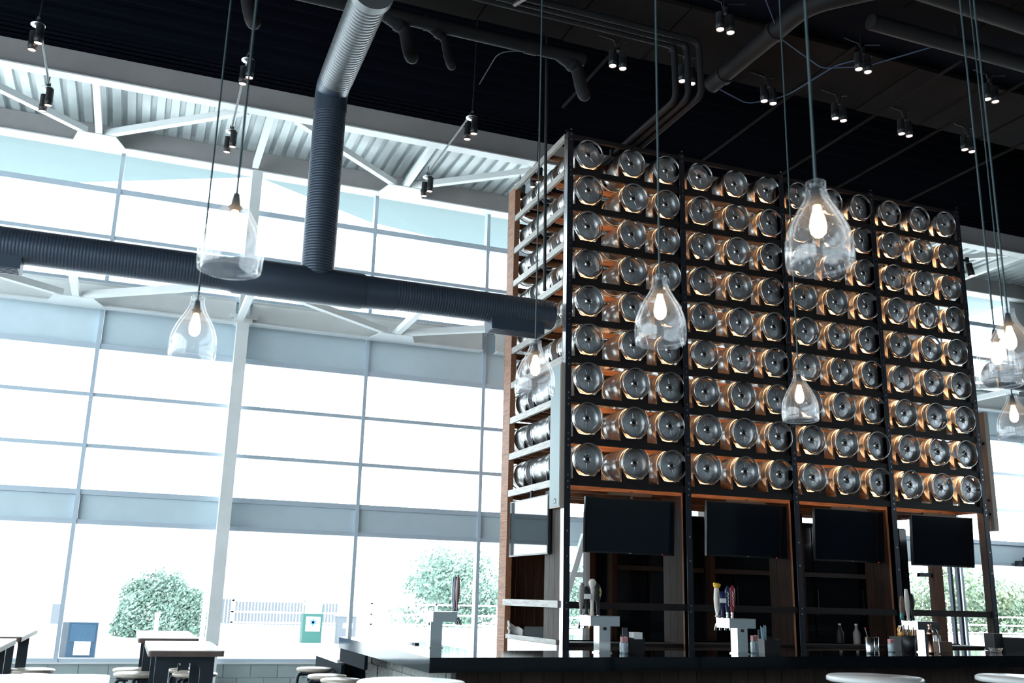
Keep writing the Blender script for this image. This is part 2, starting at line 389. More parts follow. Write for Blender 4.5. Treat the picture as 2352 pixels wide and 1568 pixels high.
for xa in (-7.6, -.95):
    xb = xa+1.25 if xa < -5 else xa+.72
    gb_ = MB().hexa([(xa, YD-.13, ZD-.29), (xb, YD-.13, ZD-.29), (xb, YD+.13, ZD-.29), (xa, YD+.13, ZD-.29), (xa, YD-.13, ZD-.13), (xb, YD-.13, ZD-.13), (xb, YD+.13, ZD-.13), (xa, YD+.13, ZD-.13)])
    for j in range(5): gb_.box(xa+.03, xb-.03, YD-.10+.045*j, YD-.085+.045*j, ZD-.297, ZD-.29)
    obj('air_register', gb_, DUCTM, t)
t = thing('spiral_duct', (7.5, YD, ZD), 'dark round duct starting beyond the right end of the keg rack', 'duct')
obj('duct_run', ribbed((7.5, YD, ZD), (XR-.02, YD, ZD), .195), DUCTM, t)
obj('end_flange', MB().tube([(7.46, YD, ZD), (7.52, YD, ZD)], .205, 28), DUCTM, t)

# ------------------------------------------------------------------ ceiling pipes, conduits, cables
t = thing('drain_pipe', (-2, -.39, 8.5), 'dark grey pipe along the ceiling with three drooping branches', 'pipe')
obj('main_run', MB().tube([(-5.5, -.39, 8.5), (.05, -.39, 8.5)], .085, 16), PIPEM, t)
for xx in (-2.1, -.72): obj('coupling', MB().tube([(xx-.08, -.39, 8.5), (xx+.08, -.39, 8.5)], .097, 16), PIPEM, t)
for (xx, rr) in ((-2.72, .085), (-2.2, .055), (-.34, .085), (-4.66, .085)):
    obj('branch', MB().tube(rounded([(xx, -.39, 8.5), (xx+.31, -.34, 8.38), (xx+.36, -.34, 8.15), (xx+.40, -.34, 8.03), (xx+.43, -.34, 8.0)], .12, 6), rr, 14).ball((xx+.42, -.34, 8.01), rr, 14, 8), PIPEM, t)
    obj('coupling', MB().tube([(xx+.19, -.36, 8.43), (xx+.25, -.35, 8.405)], rr+.014, 14), PIPEM, t)
for k, (yy, xe, ze) in enumerate(((-1.16, .98, 7.72), (-1.27, 1.10, 7.72), (-1.38, 1.22, 7.72))):
    t = thing('conduit', (xe, yy, 8.5), ['lowest', 'middle', 'topmost'][k]+' of three bent dark conduits below the ceiling', 'conduit', 'bent ceiling conduits')
    obj('conduit_run', MB().tube(rounded([(-7, yy, 8.5), (xe, yy, 8.5), (xe, yy-.02, ze), (xe+.0, 2.55, ze+.02)], .13, 7), .042, 12), PIPEM, t)
    obj('strap', MB().box(xe-.06, xe+.06, .55, .60, ze-.05, ze+.07), BLKSTEEL, t)
tb = thing('round_pipe', (1.98, -1.6, 8.5), 'wide dark pipe running back towards the rack, elbow at its near end', 'pipe')
obj('pipe_run', MB().tube(rounded([(6.2, -3.25, 8.5), (2.7, -3.35, 8.5), (1.99, -2.6, 8.5), (1.96, -.5, 8.5)], .7, 10), .12, 18), PIPEM, tb)
for yy in (-1.9, -.75): obj('collar', MB().tube([(1.975, yy, 8.5), (1.97, yy-.09, 8.5)], .135, 18), PIPEM, tb)
t = thing('round_pipe', (4.5, -3.0, 8.45), 'dark pipe running along the ceiling above the nearer spotlights', 'pipe')
obj('pipe_run', MB().tube([(2.9, -2.62, 8.48), (11, -2.62, 8.48)], .10, 16), PIPEM, t)
for xx in (4.3, 6.4): obj('hanger', MB().cyl((xx, -2.62, 8.55), (xx, -2.62, 8.86), .012, 8), PIPEM, t)
t = thing('strut_channel', (-.98, -1.35, 8.6), 'slotted metal strut hung beside the three conduits', 'channel')
obj('channel', MB().bar((-1.33, -1.33, 8.40), (-1.05, -1.75, 8.5), .05, .03), BRUSH, t)
obj('rod', MB().cyl((-1.15, -1.6, 8.48), (-1.15, -1.6, 8.855), .008, 8), BLKSTEEL, t)
def cable(name, pts, r, m, label, cat='cable'):
    P = rounded(pts, .35, 8); return tag(obj(name, MB().tube(P, r, 6), m), label, cat)
cable('data_cable', [(1.3, -2.6, 8.6), (2.1, -1.9, 8.46), (3.0, -1.55, 8.44), (3.6, -1.7, 8.52), (4.2, -2.4, 8.6)], .009, BLUEC, 'blue data cable bundle sagging under the ceiling behind the large pendant')
cable('data_cable', [(1.95, -.62, 8.4), (2.5, -.55, 8.30), (3.0, -.75, 8.42), (3.2, -1.6, 8.5), (3.5, -1.95, 8.52)], .009, BLUEC, 'blue data cable bundle draped beside the wide pipe')
cable('lamp_cable', [(-.98, .95, 8.6), (-.97, .2, 8.7), (-.55, -.2, 8.62), (-.3, -.36, 8.59)], .008, BLACKP, 'thin black cable looping from a spotlight rod to the drain pipe')
for k, (xa, ya, xb, yb) in enumerate(((3.2, -2.0, 3.2, 2.2), (4.7, -2.3, 4.7, 2.3), (5.9, -2.3, 5.9, 2.3), (7.4, -2.2, 7.4, 2.4), (.35, -1.2, .35, 1.0))):
    tag(obj('conduit', MB().tube([(xa, ya, 8.55), (xb, yb, 8.55)], .022, 8), PANELM), 'thin straight dark conduit running back under the ceiling, '+['first', 'second', 'third', 'fourth', 'nearest the bent conduits'][k]+(' from the wide pipe' if k < 4 else ''), 'conduit', 'straight ceiling conduits')

# ================================================================== KEG RACK
W = 6.80; PITCH = .52; D = 2.28
PX = [.0425, 1.756, 3.428, 5.072, 6.757]
COLX = [.336, 1.001, 1.53, 2.085, 2.665, 3.218, 3.772, 4.33, 4.882, 5.44, 6.02, 6.53]
zb = lambda i: 7.02-PITCH*(i-1)           # underside of the beam below shelf i (i=0: the top beam)
rack = thing('keg_rack', (W/2, D/2, 0), 'tall dark timber and steel rack full of kegs behind the bar', 'rack')
for j, x in enumerate(PX):
    p = obj('front_post', MB().box(x-.042, x+.042, .012, .13, 0, 7.6), POSTW if j < 4 else LITW, rack)  # right end post takes the lit grey, its light painted in
    obj('steel_angle', MB().box(x-.038, x+.038, .0, .012, 0, 7.62).box(x-.042 if j < 4 else x+.036, x-.036 if j < 4 else x+.042, 0, .09, 0, 7.62), BLKSTEEL, p)
    if j == 0: obj('lit_side_leg', MB().box(-.004, .0, .0, .10, 0, 7.62), BRUSH, p)  # brighter steel on the left face puts window light into its colour
    bm = MB()
    for i in range(10):
        for dz in (-.03, .045, .12):
            bm.cyl((x, -.006, zb(i)+dz), (x, .0, zb(i)+dz), .011, 8)
            if j == 0: bm.cyl((-.006, .07, zb(i)+dz), (0, .07, zb(i)+dz), .011, 8)
    for zz in (1.38, 1.45, 2.0, 2.3, .9): bm.cyl((x, -.006, zz), (x, 0, zz), .011, 8)
    obj('bolt', bm, BOLT, p)['kind'] = 'stuff'
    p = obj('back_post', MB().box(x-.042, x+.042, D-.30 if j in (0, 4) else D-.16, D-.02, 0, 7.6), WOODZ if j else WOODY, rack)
    obj('steel_angle', MB().box(x-.038, x+.038, D-.02, D, 0, 7.62), BLKSTEEL, p)
for i in range(10):
    z = zb(i)
    for b in range(4):
        x0, x1 = PX[b]+.043, PX[b+1]-.043
        obj('front_beam', MB().box(x0, x1, .012, .052, z, z+.085 if i else z+.06), BEAMF, rack)
    obj('back_beam', MB().box(.09, W-.09, D-.07, D-.025, z, z+.085), WOODX, rack)
    for yj in ((.56, .90, 1.42, 1.72) if i else (.8, 1.5)):
        obj('joist', MB().box(.065, W-.065, yj-.02, yj+.02, z+.01, z+.085), WOODX, rack)
    for x in (.022, W-.022):
        obj('side_rail', MB().box(x-.02, x+.02, .135, D-.31 if i > 0 else D-.02, z+.01, z+.10), RAIL if x < 1 else WOODY, rack)['label'] = 'end rail tinted window-lit grey' if x < 1 else 'dark end rail'
# cradles, one shared mesh each for the front and the end rows
def cradle_mesh(t):
    return MB().prism([(-.195, 0), (.195, 0), (.195, .178), (.178, .140), (.112, .050), (.06, .046), (-.06, .046), (-.112, .050), (-.178, .140), (-.195, .178)], 'y', 0, t)
crm = cradle_mesh(.035).mesh('cradle', BEAMF)
kegs = {}
for i in range(1, 10):
    for c, x in enumerate(COLX):
        jx = x+rnd.uniform(-.012, .012); kegs[(i, c)] = jx
        zt = zb(i)+.086
        for yj in ((.056,) if c else (.056, .585, .88, 1.40, 1.70)):
            o = bpy.data.objects.new('cradle', crm); COL.objects.link(o); o.parent = rack
            o.location = Vector((jx, yj, zt))-rack.location
for i in range(1, 10):
    for b in range(4):
        x0, x1 = PX[b]+.06, PX[b+1]-.06
        gain = 1
        led = obj('led_strip', MB().box(x0, x1, .150, .163, zb(i)+.078, zb(i)+.090), WARM, rack)
        led['label'] = 'warm glowing light strip hidden behind the shelf beam'
# lower zone
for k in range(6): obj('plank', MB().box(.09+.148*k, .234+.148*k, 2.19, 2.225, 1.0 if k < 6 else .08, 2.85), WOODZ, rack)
for k in range(3): obj('plank', MB().box(.006, .046, .14+.158*k, .293+.158*k, .08, 2.83), LITW, rack)  # end planks in the lit grey, side light held in the colour
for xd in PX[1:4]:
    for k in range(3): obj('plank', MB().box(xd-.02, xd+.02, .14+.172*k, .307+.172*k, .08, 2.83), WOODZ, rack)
for b in range(4): obj('lower_rail', MB().box(PX[b]+.043, PX[b+1]-.043, .02, .06, 1.385, 1.468), BEAMF, rack)
for b in range(1, 4): obj('upper_back_rail', MB().box(PX[b]+.1, PX[b+1]-.1, D-.06, D-.02, 1.93, 2.0), BEAMF, rack)
obj('side_rail', MB().box(-.03, .0, .10, 2.0, 1.39, 1.475), RAIL, rack)['label'] = 'end rail tinted window-lit grey, low on the rack'

# ------------------------------------------------------------------ kegs
def keg_body():
    n = 36; m = MB(); R = Matrix.Rotation(-PI/2, 4, 'X')   # local z -> +y
    prof = [(.05, .047), (.06, .048), (.11, .054), (.15, .062), (.174, .074), (.179, .079), (.188, .085), (.1925, .10), (.194, .165), (.1995, .172), (.2005, .180), (.1995, .188), (.194, .195),
            (.194, .425), (.1995, .432), (.2005, .44), (.1995, .448), (.194, .455), (.1925, .52), (.188, .535), (.179, .542), (.15, .556), (.08, .568), (.001, .572)]
    m.lathe([(r, z) for r, z in prof], n, R)
    for a in (0.2, 1.0, 1.75, 2.6, 3.6, 4.3, 5.3):  # raised ridges stand in for the star of reflections on the head
        L = .05+.03*((a*7) % 1)
        c, s = math.cos(a)*1.3, math.sin(a)*1.3
        q = [(c*.036-s*.004, s*.036+c*.004), (c*.036+s*.004, s*.036-c*.004), (c*(.036+L)+s*.001, s*(.036+L)-c*.001), (c*(.036+L)-s*.001, s*(.036+L)+c*.001)]
        m.add([(x, .0478+.02*0+.0, z) for x, z in q]+[(c*(.038), .040, s*.038), (c*(.036+L), .0485, s*(.036+L))], [(0, 4, 5, 3), (1, 2, 5, 4), (0, 1, 4), (2, 3, 5)])
    return m.mesh('beer_keg', STEELH)
def keg_shell_mats(me):
    me.materials.append(STEEL)
    for p in me.polygons:
        c = p.center
        if (c.x**2+c.z**2) > .178**2: p.material_index = 1
def chime(y0, y1, slots):
    """skirt ring with oval hand holes between the rolled lip (y0) and the shoulder (y1)"""
    n = 60; ys = [0, .25, .36, .72, .82, 1]; m = MB(); Ro, Ri = .186, .1805
    Y = [y0+(y1-y0)*t for t in ys]; k = len(Y)
    ps = lambda r: [(r*math.cos(2*PI*j/n), yy, r*math.sin(2*PI*j/n)) for yy in Y for j in range(n)]
    vs = ps(Ro)+ps(Ri); off = n*k
    hole = lambda i, j: (i in (1, 3) and any((j-a) % n in range(1, 10) for a in slots)) or (i == 2 and any((j-a) % n < 11 for a in slots))
    fs = []
    for i in range(k-1):
        for j in range(n):
            if hole(i, j): continue
            a, b, c, d = i*n+j, i*n+(j+1) % n, (i+1)*n+(j+1) % n, (i+1)*n+j
            fs.append((a, d, c, b)); fs.append((off+a, off+b, off+c, off+d))
            for (ii, jj, e) in ((i-1, j, (a, b)), (i+1, j, (c, d)), (i, (j-1) % n, (d, a)), (i, (j+1) % n, (b, c))):
                if 0 <= ii < k-1 and hole(ii, jj): fs.append((e[0], e[1], off+e[1], off+e[0]))
    m.add(vs, fs, False)
    # rolled lip
    vs = []; q = 10
    for j in range(n):
        a = 2*PI*j/n
        for b in range(q):
            r = .1855+.0105*math.cos(2*PI*b/q); vs.append((r*math.cos(a), y0+.0105*math.sin(2*PI*b/q), r*math.sin(a)))
    m.add(vs, [(j*q+b, ((j+1) % n)*q+b, ((j+1) % n)*q+(b+1) % q, j*q+(b+1) % q) for j in range(n) for b in range(q)], True)
    return m
bodyme = keg_body(); keg_shell_mats(bodyme)
frontme = chime(.0, .088, (4, 34)).mesh('front_chime', STEEL)
backme = chime(.625, .53, (10, 40)).mesh('back_chime', STEEL)
Ry = Matrix.Rotation(-PI/2, 4, 'X')
neckme = MB().lathe([(.027, .056), (.027, .032), (.031, .029), (.038, .031), (.042, .037), (.052, .0475)], 20, Ry).mesh('valve_neck', STEEL)
holeme = MB().lathe([(.001, .046), (.0275, .046)], 20, Ry).lathe([(.001, .038), (.007, .038), (.007, .046)], 10, Ry).mesh('valve', DARKHOLE)
for _me in (bodyme, frontme, backme, neckme, holeme): _me.transform(Matrix.Diagonal((1.04, 1, 1.04, 1)))
proto = bpy.data.objects.new('beer_keg', bodyme); COL.objects.link(proto)
for nm, me in (('front_chime', frontme), ('back_chime', backme), ('valve_neck', neckme), ('valve', holeme)):
    o = bpy.data.objects.new(nm, me); COL.objects.link(o); o.parent = proto
ORD = ['top', 'second', 'third', 'fourth', 'fifth', 'sixth', 'seventh', 'eighth', 'bottom']
BAY = ['leftmost bay', 'second bay', 'third bay', 'rightmost bay']; POS = ['left', 'middle', 'right']
proto['category'] = 'keg'; first = True
def place_keg(x, y, z, label, group):
    global first
    if first: k = proto; first = False
    else: k = dup(proto, (0, 0, 0))
    k.location = (x, y, z); k.rotation_euler = (0, rnd.uniform(0, 2*PI), 0)
    k['label'] = label; k['group'] = group; k['category'] = 'keg'
for i in range(1, 10):
    zc = zb(i)+.086+.2555
    sh = ORD[i-1]+' shelf'+(' down' if 1 < i < 9 else '')
    for c in range(12):
        place_keg(kegs[(i, c)], .018+rnd.uniform(-.012, .012), zc, 'steel keg, %s of three on the %s, %s of the rack front' % (POS[c % 3], sh, BAY[c//3]), 'kegs on the front of the rack')
    place_keg(kegs[(i, 0)], .845, zc, 'steel keg halfway along the rack end, %s, between two kegs' % sh, 'kegs along the rack end')
    place_keg(kegs[(i, 0)], 1.645, zc, 'steel keg at the window corner of the rack end, %s' % sh, 'kegs along the rack end')
    for c in range(1, 12):
        place_keg(kegs[(i, c)], .845, zc, 'steel keg hidden behind the %s front keg, %s, %s' % (POS[c % 3], sh, BAY[c//3]), 'kegs behind the front kegs')

# ------------------------------------------------------------------ dark core behind the bar
t = thing('dark_cooler_wall', (4.5, 2.4, 0), 'dark glossy panelled cooler front behind the back bar', 'cooler')
obj('carcass', MB().box(1.54, 7.45, 2.42, 2.75, 0, 2.80), WALLD, t)
xx = 1.54; k = 0
while xx < 7.4:
    wd = .9 if k % 3 != 1 else .62
    p = obj('door_panel', MB().box(xx+.012, min(xx+wd, 7.45)-.012, 2.385, 2.418, .95, 2.78), COREM, t)
    obj('handle', MB().box(xx+.05, xx+.062, 2.36, 2.385, 1.35, 1.75), BLKSTEEL, p)
    xx += wd; k += 1
obj('corner_post', MB().box(1.44, 1.535, 2.30, 2.42, 0, 2.8), WOODZ, t)

# ------------------------------------------------------------------ televisions
def tv(x0, x1, z0, z1, y, label, tilt=.05):
    t = thing('television', ((x0+x1)/2, y, z0), label, 'television', 'televisions under the kegs')
    zc, xc = (z0+z1)/2, (x0+x1)/2; dz = tilt*(z1-z0)/2; hz = (z1-z0)/2
    def slab(a, b, c, d, ya, yb):
        Y = lambda z, yy: y-(z-zc)*tilt+yy
        return MB().hexa([(a, Y(c, ya), c), (b, Y(c, ya), c), (b, Y(c, yb), c), (a, Y(c, yb), c), (a, Y(d, ya), d), (b, Y(d, ya), d), (b, Y(d, yb), d), (a, Y(d, yb), d)])
    obj('frame', slab(x0, x1, z0, z1, .003, .05), TVF, t)
    obj('screen', slab(x0+.012, x1-.012, z0+.022, z1-.012, .0, .004), TVS, t)
    obj('badge', slab(xc-.02, xc+.02, z0+.005, z0+.014, -.002, .004), BRUSH, t)['label'] = 'small silver maker badge'
    obj('standby_light', slab(x1-.18, x1-.172, z0+.004, z0+.01, -.002, .003), MATS['red_led'], t)['label'] = 'tiny red standby light'
    obj('mount_pole', MB().cyl((xc+.06, y+.08, z1-.2), (xc+.06, y+.08, 2.86), .022, 12), BLKSTEEL, t)
    obj('mount_plate', MB().box(xc-.08, xc+.20, y+.04, y+.09, z1-.35, z1-.12), BLKSTEEL, t)
    obj('hanger_arm', MB().box(xc-.28, xc+.34, y+.06, y+.1, 2.80, 2.845), BLKSTEEL, t)
mat('red_led', (.8, .02, .02), .5, emit=(1, .05, .03), es=2)
for k, (a, b, z0, z1) in enumerate(((.385, 1.665, 2.065, 2.755), (2.15, 3.415, 2.09, 2.80), (3.87, 5.12, 2.09, 2.80), (5.56, 6.70, 2.08, 2.80))):
    tv(a, b, z0, z1, .22, 'black wall television hung below the kegs, '+['in the leftmost bay', 'in the second bay', 'in the third bay', 'against the bright right-hand window'][k])
t = thing('television', (-.03, 1.05, 2.03), 'television on the rack end mirroring bright windows and a dark band', 'television')
obj('frame', MB().box(-.056, -.012, .37, 1.72, 2.03, 2.77), TVF, t)
obj('screen', MB().box(-.060, -.055, .385, 1.705, 2.05, 2.755), mat('tv_screen_mirror', (.01, .013, .016), .03, spec=.8), t)
obj('mount_pole', MB().cyl((-.03, 1.0, 2.7), (-.03, 1.0, 2.87), .018, 12), BLKSTEEL, t)

# ------------------------------------------------------------------ column loudspeakers
t = thing('column_speaker', (-.03, .17, 2.58), 'tall slim pale column loudspeaker on the left corner post', 'loudspeaker', 'column loudspeakers')
obj('cabinet', MB().box(-.062, -.008, .0, .32, 2.58, 4.40), TANP, t)
obj('grille', MB().box(-.068, -.062, .01, .31, 2.60, 4.38), SPKW, t)
bd = obj('badge', MB().box(-.071, -.068, .10, .165, 2.63, 2.695), BLACKP, t)
bd['label'] = 'small black square maker badge with pale marks'
obj('badge_mark', MB().box(-.0722, -.071, .118, .125, 2.645, 2.675).box(-.0722, -.071, .132, .146, 2.645, 2.662).box(-.0722, -.071, .132, .14, 2.662, 2.675), SHEET, bd)
for zz in (2.9, 3.9): obj('bracket', MB().box(-.008, .004, .12, .2, zz, zz+.06), BLKSTEEL, t)
t = thing('column_speaker', (7.02, .1, 2.62), 'tall slim brown column loudspeaker off the right corner post', 'loudspeaker', 'column loudspeakers')
obj('cabinet', MB().box(6.965, 7.045, .06, .32, 2.62, 4.40), TANP, t)
obj('grille', MB().box(7.045, 7.052, .07, .31, 2.64, 4.38), SPKW, t)
for zz in (2.85, 3.05, 3.9): obj('bracket', MB().box(6.80, 6.965, .1, .14, zz, zz+.03), BLKSTEEL, t)

# ------------------------------------------------------------------ back bar
t = thing('back_bar_cabinet', (3.4, 1.0, 0), 'long dark back bar cabinet inside the rack base, white end panel', 'cabinet')
obj('carcass', MB().box(.10, 6.70, .72, 1.80, 0, .955), BPLANK, t)
obj('worktop', MB().box(.05, 6.71, .66, 2.18, .955, 1.0), GRANITE, t)
obj('end_panel', MB().box(.052, .096, .75, 1.78, .02, .95), WHITE, t)['label'] = 'white end panel facing the side windows'
for k in range(6):
    p = obj('cabinet_door', MB().box(.15+1.09*k, 1.2+1.09*k, .695, .718, .08, .92), BPLANK, t)
    obj('handle', MB().box(.25+1.09*k, 1.1+1.09*k, .675, .695, .85, .87), BRUSH, p)
t = thing('front_ledge', (3.4, .4, 0), 'dark stepped service ledge below the televisions', 'counter')
obj('ledge_top', MB().box(.09, 6.7, .17, .62, .95, .985), BEAMF, t)
obj('ledge_front', MB().box(.09, 6.7, .20, .60, 0, .948), BPLANK, t)
obj('end_shelf', MB().box(-.03, .0, .14, 1.85, .965, 1.02), RAIL, t)['label'] = 'pale timber edge at the rack end'
obj('end_facing', MB().box(-.018, .004, .14, 1.80, .10, .96), WHITE, t)['label'] = 'white facing panel at the rack end'
t = thing('till_drawer', (.53, 2.0, 1.0), 'low grey metal box lying on the back bar end', 'box')
obj('case', MB().box(.27, .80, 1.92, 2.14, 1.001, 1.115), BRUSH, t)
v = MB()
for k in range(5): v.box(.70, .785, 1.915, 1.921, 1.02+.014*k, 1.026+.014*k)
obj('vent', v, BLACKP, t)
cr_ = MB(); q = []
for k in range(7):
    a = k/6; q.append([(.06+.036*j+.015*math.sin(k*2+j), 1.92+.12*math.sin(PI*j/5), 1.002+(.17-.13*(j/6))*a**.6+.01*math.cos(3*j+k)) for j in range(6)])
cr_.add([p for r in q for p in r], [(a*6+b, a*6+b+1, a*6+b+7, a*6+b+6) for a in range(6) for b in range(5)], True)
o = tag(obj('paper_bag', cr_, SHEET), 'crumpled white paper bag beside the grey metal box', 'bag')
sm = o.modifiers.new('t', 'SOLIDIFY'); sm.thickness = .03
t = thing('power_outlet', (1.83, .18, 1.06), 'white double power outlet low on the back bar', 'outlet')
obj('plate', MB().box(1.79, 1.87, .165, .172, 1.03, 1.14), SHEET, t); obj('socket', MB().box(1.812, 1.848, .161, .166, 1.045, 1.075).box(1.812, 1.848, .161, .166, 1.095, 1.125), WHITE, t)

# ------------------------------------------------------------------ front bar
def yf(x): return -4.06+.085*(x+2.83)      # front edge of the long run
bar = thing('bar_counter', (-2.4, -3.5, 0), 'L-shaped bar with thick black granite top and grey block end wall', 'bar')
top = MB()
top.prism([(-2.83, -4.06), (9.5, yf(9.5)), (9.5, yf(9.5)+.86), (-2.19, yf(-2.19)+.86), (-2.19, -.81), (-2.83, -.81)], 'z', .965, 1.07)
obj('granite_top', top, GRANITE, bar)
obj('body', MB().prism([(-2.55, -3.78), (9.5, yf(9.5)+.28), (9.5, yf(9.5)+.75), (-2.3, yf(-2.3)+.75), (-2.3, -1.0), (-2.55, -1.0)], 'z', 0, .965), BPLANK, bar)
xx = -2.55
while xx < 4.2:   # plank front
    ya, yb_ = -3.78+.085*(xx+2.55)*1.0, -3.78+.085*(xx+.18+2.55)
    dy = rnd.uniform(0, .012)
    obj('plank', MB().hexa([(xx, ya-.03-dy, .05), (xx+.174, yb_-.03-dy, .05), (xx+.174, yb_, .05), (xx, ya, .05), (xx, ya-.03-dy, .96), (xx+.174, yb_-.03-dy, .96), (xx+.174, yb_, .96), (xx, ya, .96)]), BPLANK, bar)
    xx += .18
r = 0; z = .06
while z < .95:     # block end wall
    yy = -3.81-(.18 if r % 2 else 0); hh = .112
    while yy < -1.0:
        L = rnd.choice((.22, .3, .36, .27)); a, b = max(yy, -3.81), min(yy+L, -1.0)
        dx = rnd.uniform(0, .014)
        if b-a > .03: obj('block', MB().box(-2.58-dx, -2.55, a+.002, b-.002, z+.002, min(z+hh, .963)-.002), STONE, bar)
        yy += L
    z += hh; r += 1
ada = thing('low_counter', (-2.5, -.2, 0), 'lower white-topped counter step at the window end of the bar', 'counter')
obj('worktop', MB().box(-2.83, -1.7, -.80, .42, .815, .85), WHITE, ada)
obj('end_panel', MB().box(-2.828, -2.795, -1.0, .41, .02, .813), MATTE, ada)['label'] = 'matte black end panel'
obj('upper_bracket', MB().box(-2.815, -2.785, -1.95, -.83, .835, .962), MATTE, ada)
obj('body', MB().box(-2.68, -1.8, -.8, .34, 0, .81), MATTE, ada)

# tap towers --------------------------------------------------------
def handle_paddle(c, h, wd, m, lean=0, shape='paddle', tip=None, mtip=None):
    """a tap handle: lathe-like flattened profile"""
    P = {'paddle': [(.010, 0), (.016, .08), (.012, .16), (.024, .35), (.030, .6), (.026, .85), (.014, .96), (.001, 1.0)],
         'fish': [(.012, 0), (.026, .03), (.016, .10), (.028, .35), (.032, .6), (.024, .9), (.018, 1.), (.001, 1.01)],
         'oval': [(.012, 0), (.02, .04), (.014, .12), (.016, .38), (.030, .5), (.042, .7), (.032, .9), (.012, .98), (.001, 1.)],
         'round': [(.014, 0), (.022, .04), (.015, .1), (.015, .3), (.022, .5), (.026, .7), (.018, .75), (.034, .84), (.036, .92), (.020, .99), (.001, 1.)]}[shape]
    Mx = Matrix.Translation(Vector(c)) @ Matrix.Rotation(lean, 4, 'Y') @ Matrix.Diagonal((1*wd, .55*wd, 1, 1))
    return MB().lathe([(r, z*h) for r, z in P], 14, Mx)
NAVY = mat('navy_handle', (.01, .02, .09), .3); RED = mat('red_handle', (.28, .01, .02), .3); CREAM = mat('cream_handle', (.72, .66, .60), .35)
YEL = mat('yellow_tip', (.75, .42, .03), .5); BRASS = mat('brass', (.75, .45, .12), .25, 1.); OLIVE = mat('label_ochre', (.52, .42, .16), .5)
TEALH = mat('teal_handle', (.05, .4, .38), .4)
def tower(c, rot, label, handles):
    x, y, z = c
    t = thing('tap_tower', c, label, 'beer tap', 'beer tap towers'); 
    L = lambda nm, mb, m, p=t: obj(nm, mb, m, p, world=False)
    L('base', MB().box(-.062, .062, -.062, .062, 0, .008), CHROME)
    L('column', MB().box(-.052, .052, -.052, .052, .008, .215), CHROME)
    L('header', MB().box(-.135, .135, -.06, .15, .215, .295), CHROME)
    L('trim_line', MB().box(-.137, .137, -.062, .152, .290, .297), BRUSH)
    b = L('badge', MB().lathe([(.001, 0), (.018, 0), (.018, .003), (.001, .003)], 16, Matrix.Translation((0, -.052, .195)) @ Matrix.Rotation(PI/2, 4, 'X') @ Matrix.Diagonal((1, .75, 1, 1))), BLACKP)
    b['label'] = 'small dark oval badge'
    for k, (hx, h, m, shape, extra) in enumerate(handles):
        f = L('faucet', MB().tube(rounded([(hx, .14, .25), (hx, .19, .25), (hx, .215, .19)], .03), .011, 10).cyl((hx, .175, .25), (hx, .175, .30), .012, 10), BRASS if extra == 'brass' else CHROME)
        hh = obj('tap_handle', handle_paddle((hx, .175, .30), h, 1., m, rnd.uniform(-.05, .05), shape), m, f, world=False)
        return_parts = []
        if extra == 'yellow': obj('crest', MB().ball((hx, .175, .30+h+.005), .032, 10, 6, (1.1, .7, .8)).ball((hx-.022, .175, .30+h+.02), .014).ball((hx+.026, .175, .30+h+.012), .014), YEL, f, world=False)
        if extra == 'label': obj('handle_plate', MB().ball((hx, .166, .30+h*.7), .033, 14, 8, (.85, .35, 1.5)), OLIVE, f, world=False)
        if extra in ('script', 'yellow'):
            s = MB(); pts = [(hx+.006*math.sin(k2*2.4), .155+.004*0, .30+h*(.35+.045*k2)) for k2 in range(11)]
            s.tube(pts, .0025, 6); obj('lettering', s, SHEET if extra == 'script' else BLACKP, f, world=False)['label'] = 'short line of unreadable script'
            obj('ferrule', MB().cyl((hx, .175, .305), (hx, .175, .345), .013, 10), BRUSH, f, world=False)
        if extra == 'teal': obj('handle_plate', MB().ball((hx-.02, .165, .34), .026, 12, 8, (.6, .5, 1.4)), TEALH, f, world=False)
        if extra == 'redtop': obj('crest', MB().ball((hx+.008, .17, .30+h), .018, 10, 6).ball((hx-.012, .17, .30+h-.01), .014), RED, f, world=False)
        if extra == 'sheet': obj('handle_plate', MB().box(hx-.028, hx+.03, .15, .165, .30+h*.55, .30+h*.72), SHEET, f, world=False)
    t.rotation_euler[2] = rot
    return t
tower((-1.13, -3.36, 1.07), 0, 'chrome tap tower before the first television, pale and ochre tap handles', [(-.115, .27, mat('grey_handle', (.25, .23, .22), .5), 'paddle', ''), (-.062, .24, BLACKP, 'oval', 'sheet'), (-.01, .30, CREAM, 'round', 'brass'), (.048, .27, BLACKP, 'oval', 'label')])
tower((.19, -3.40, 1.07), 0, 'chrome tap tower with yellow-crested, blue and red tap handles', [(-.105, .27, CREAM, 'fish', 'yellow'), (-.055, .23, NAVY, 'oval', 'sheet'), (-.0, .28, NAVY, 'paddle', 'script'), (.05, .285, RED, 'paddle', 'script')])
tower((2.62, -3.02, 1.07), 0, 'chrome tap tower at the window end of the long bar', [(-.11, .24, mat('carved_handle', (.28, .17, .13), .6, var=.5, scale=40), 'fish', 'teal'), (-.03, .31, CREAM, 'fish', ''), (.03, .27, BLACKP, 'oval', 'label')])
tower((-2.40, -2.72, 1.07), -PI/2, 'chrome tap tower seen side-on against the left window', [(-.06, .28, NAVY, 'paddle', ''), (-.01, .29, BLACKP, 'fish', ''), (.05, .30, mat('maroon_handle', (.10, .02, .03), .4), 'paddle', '')])

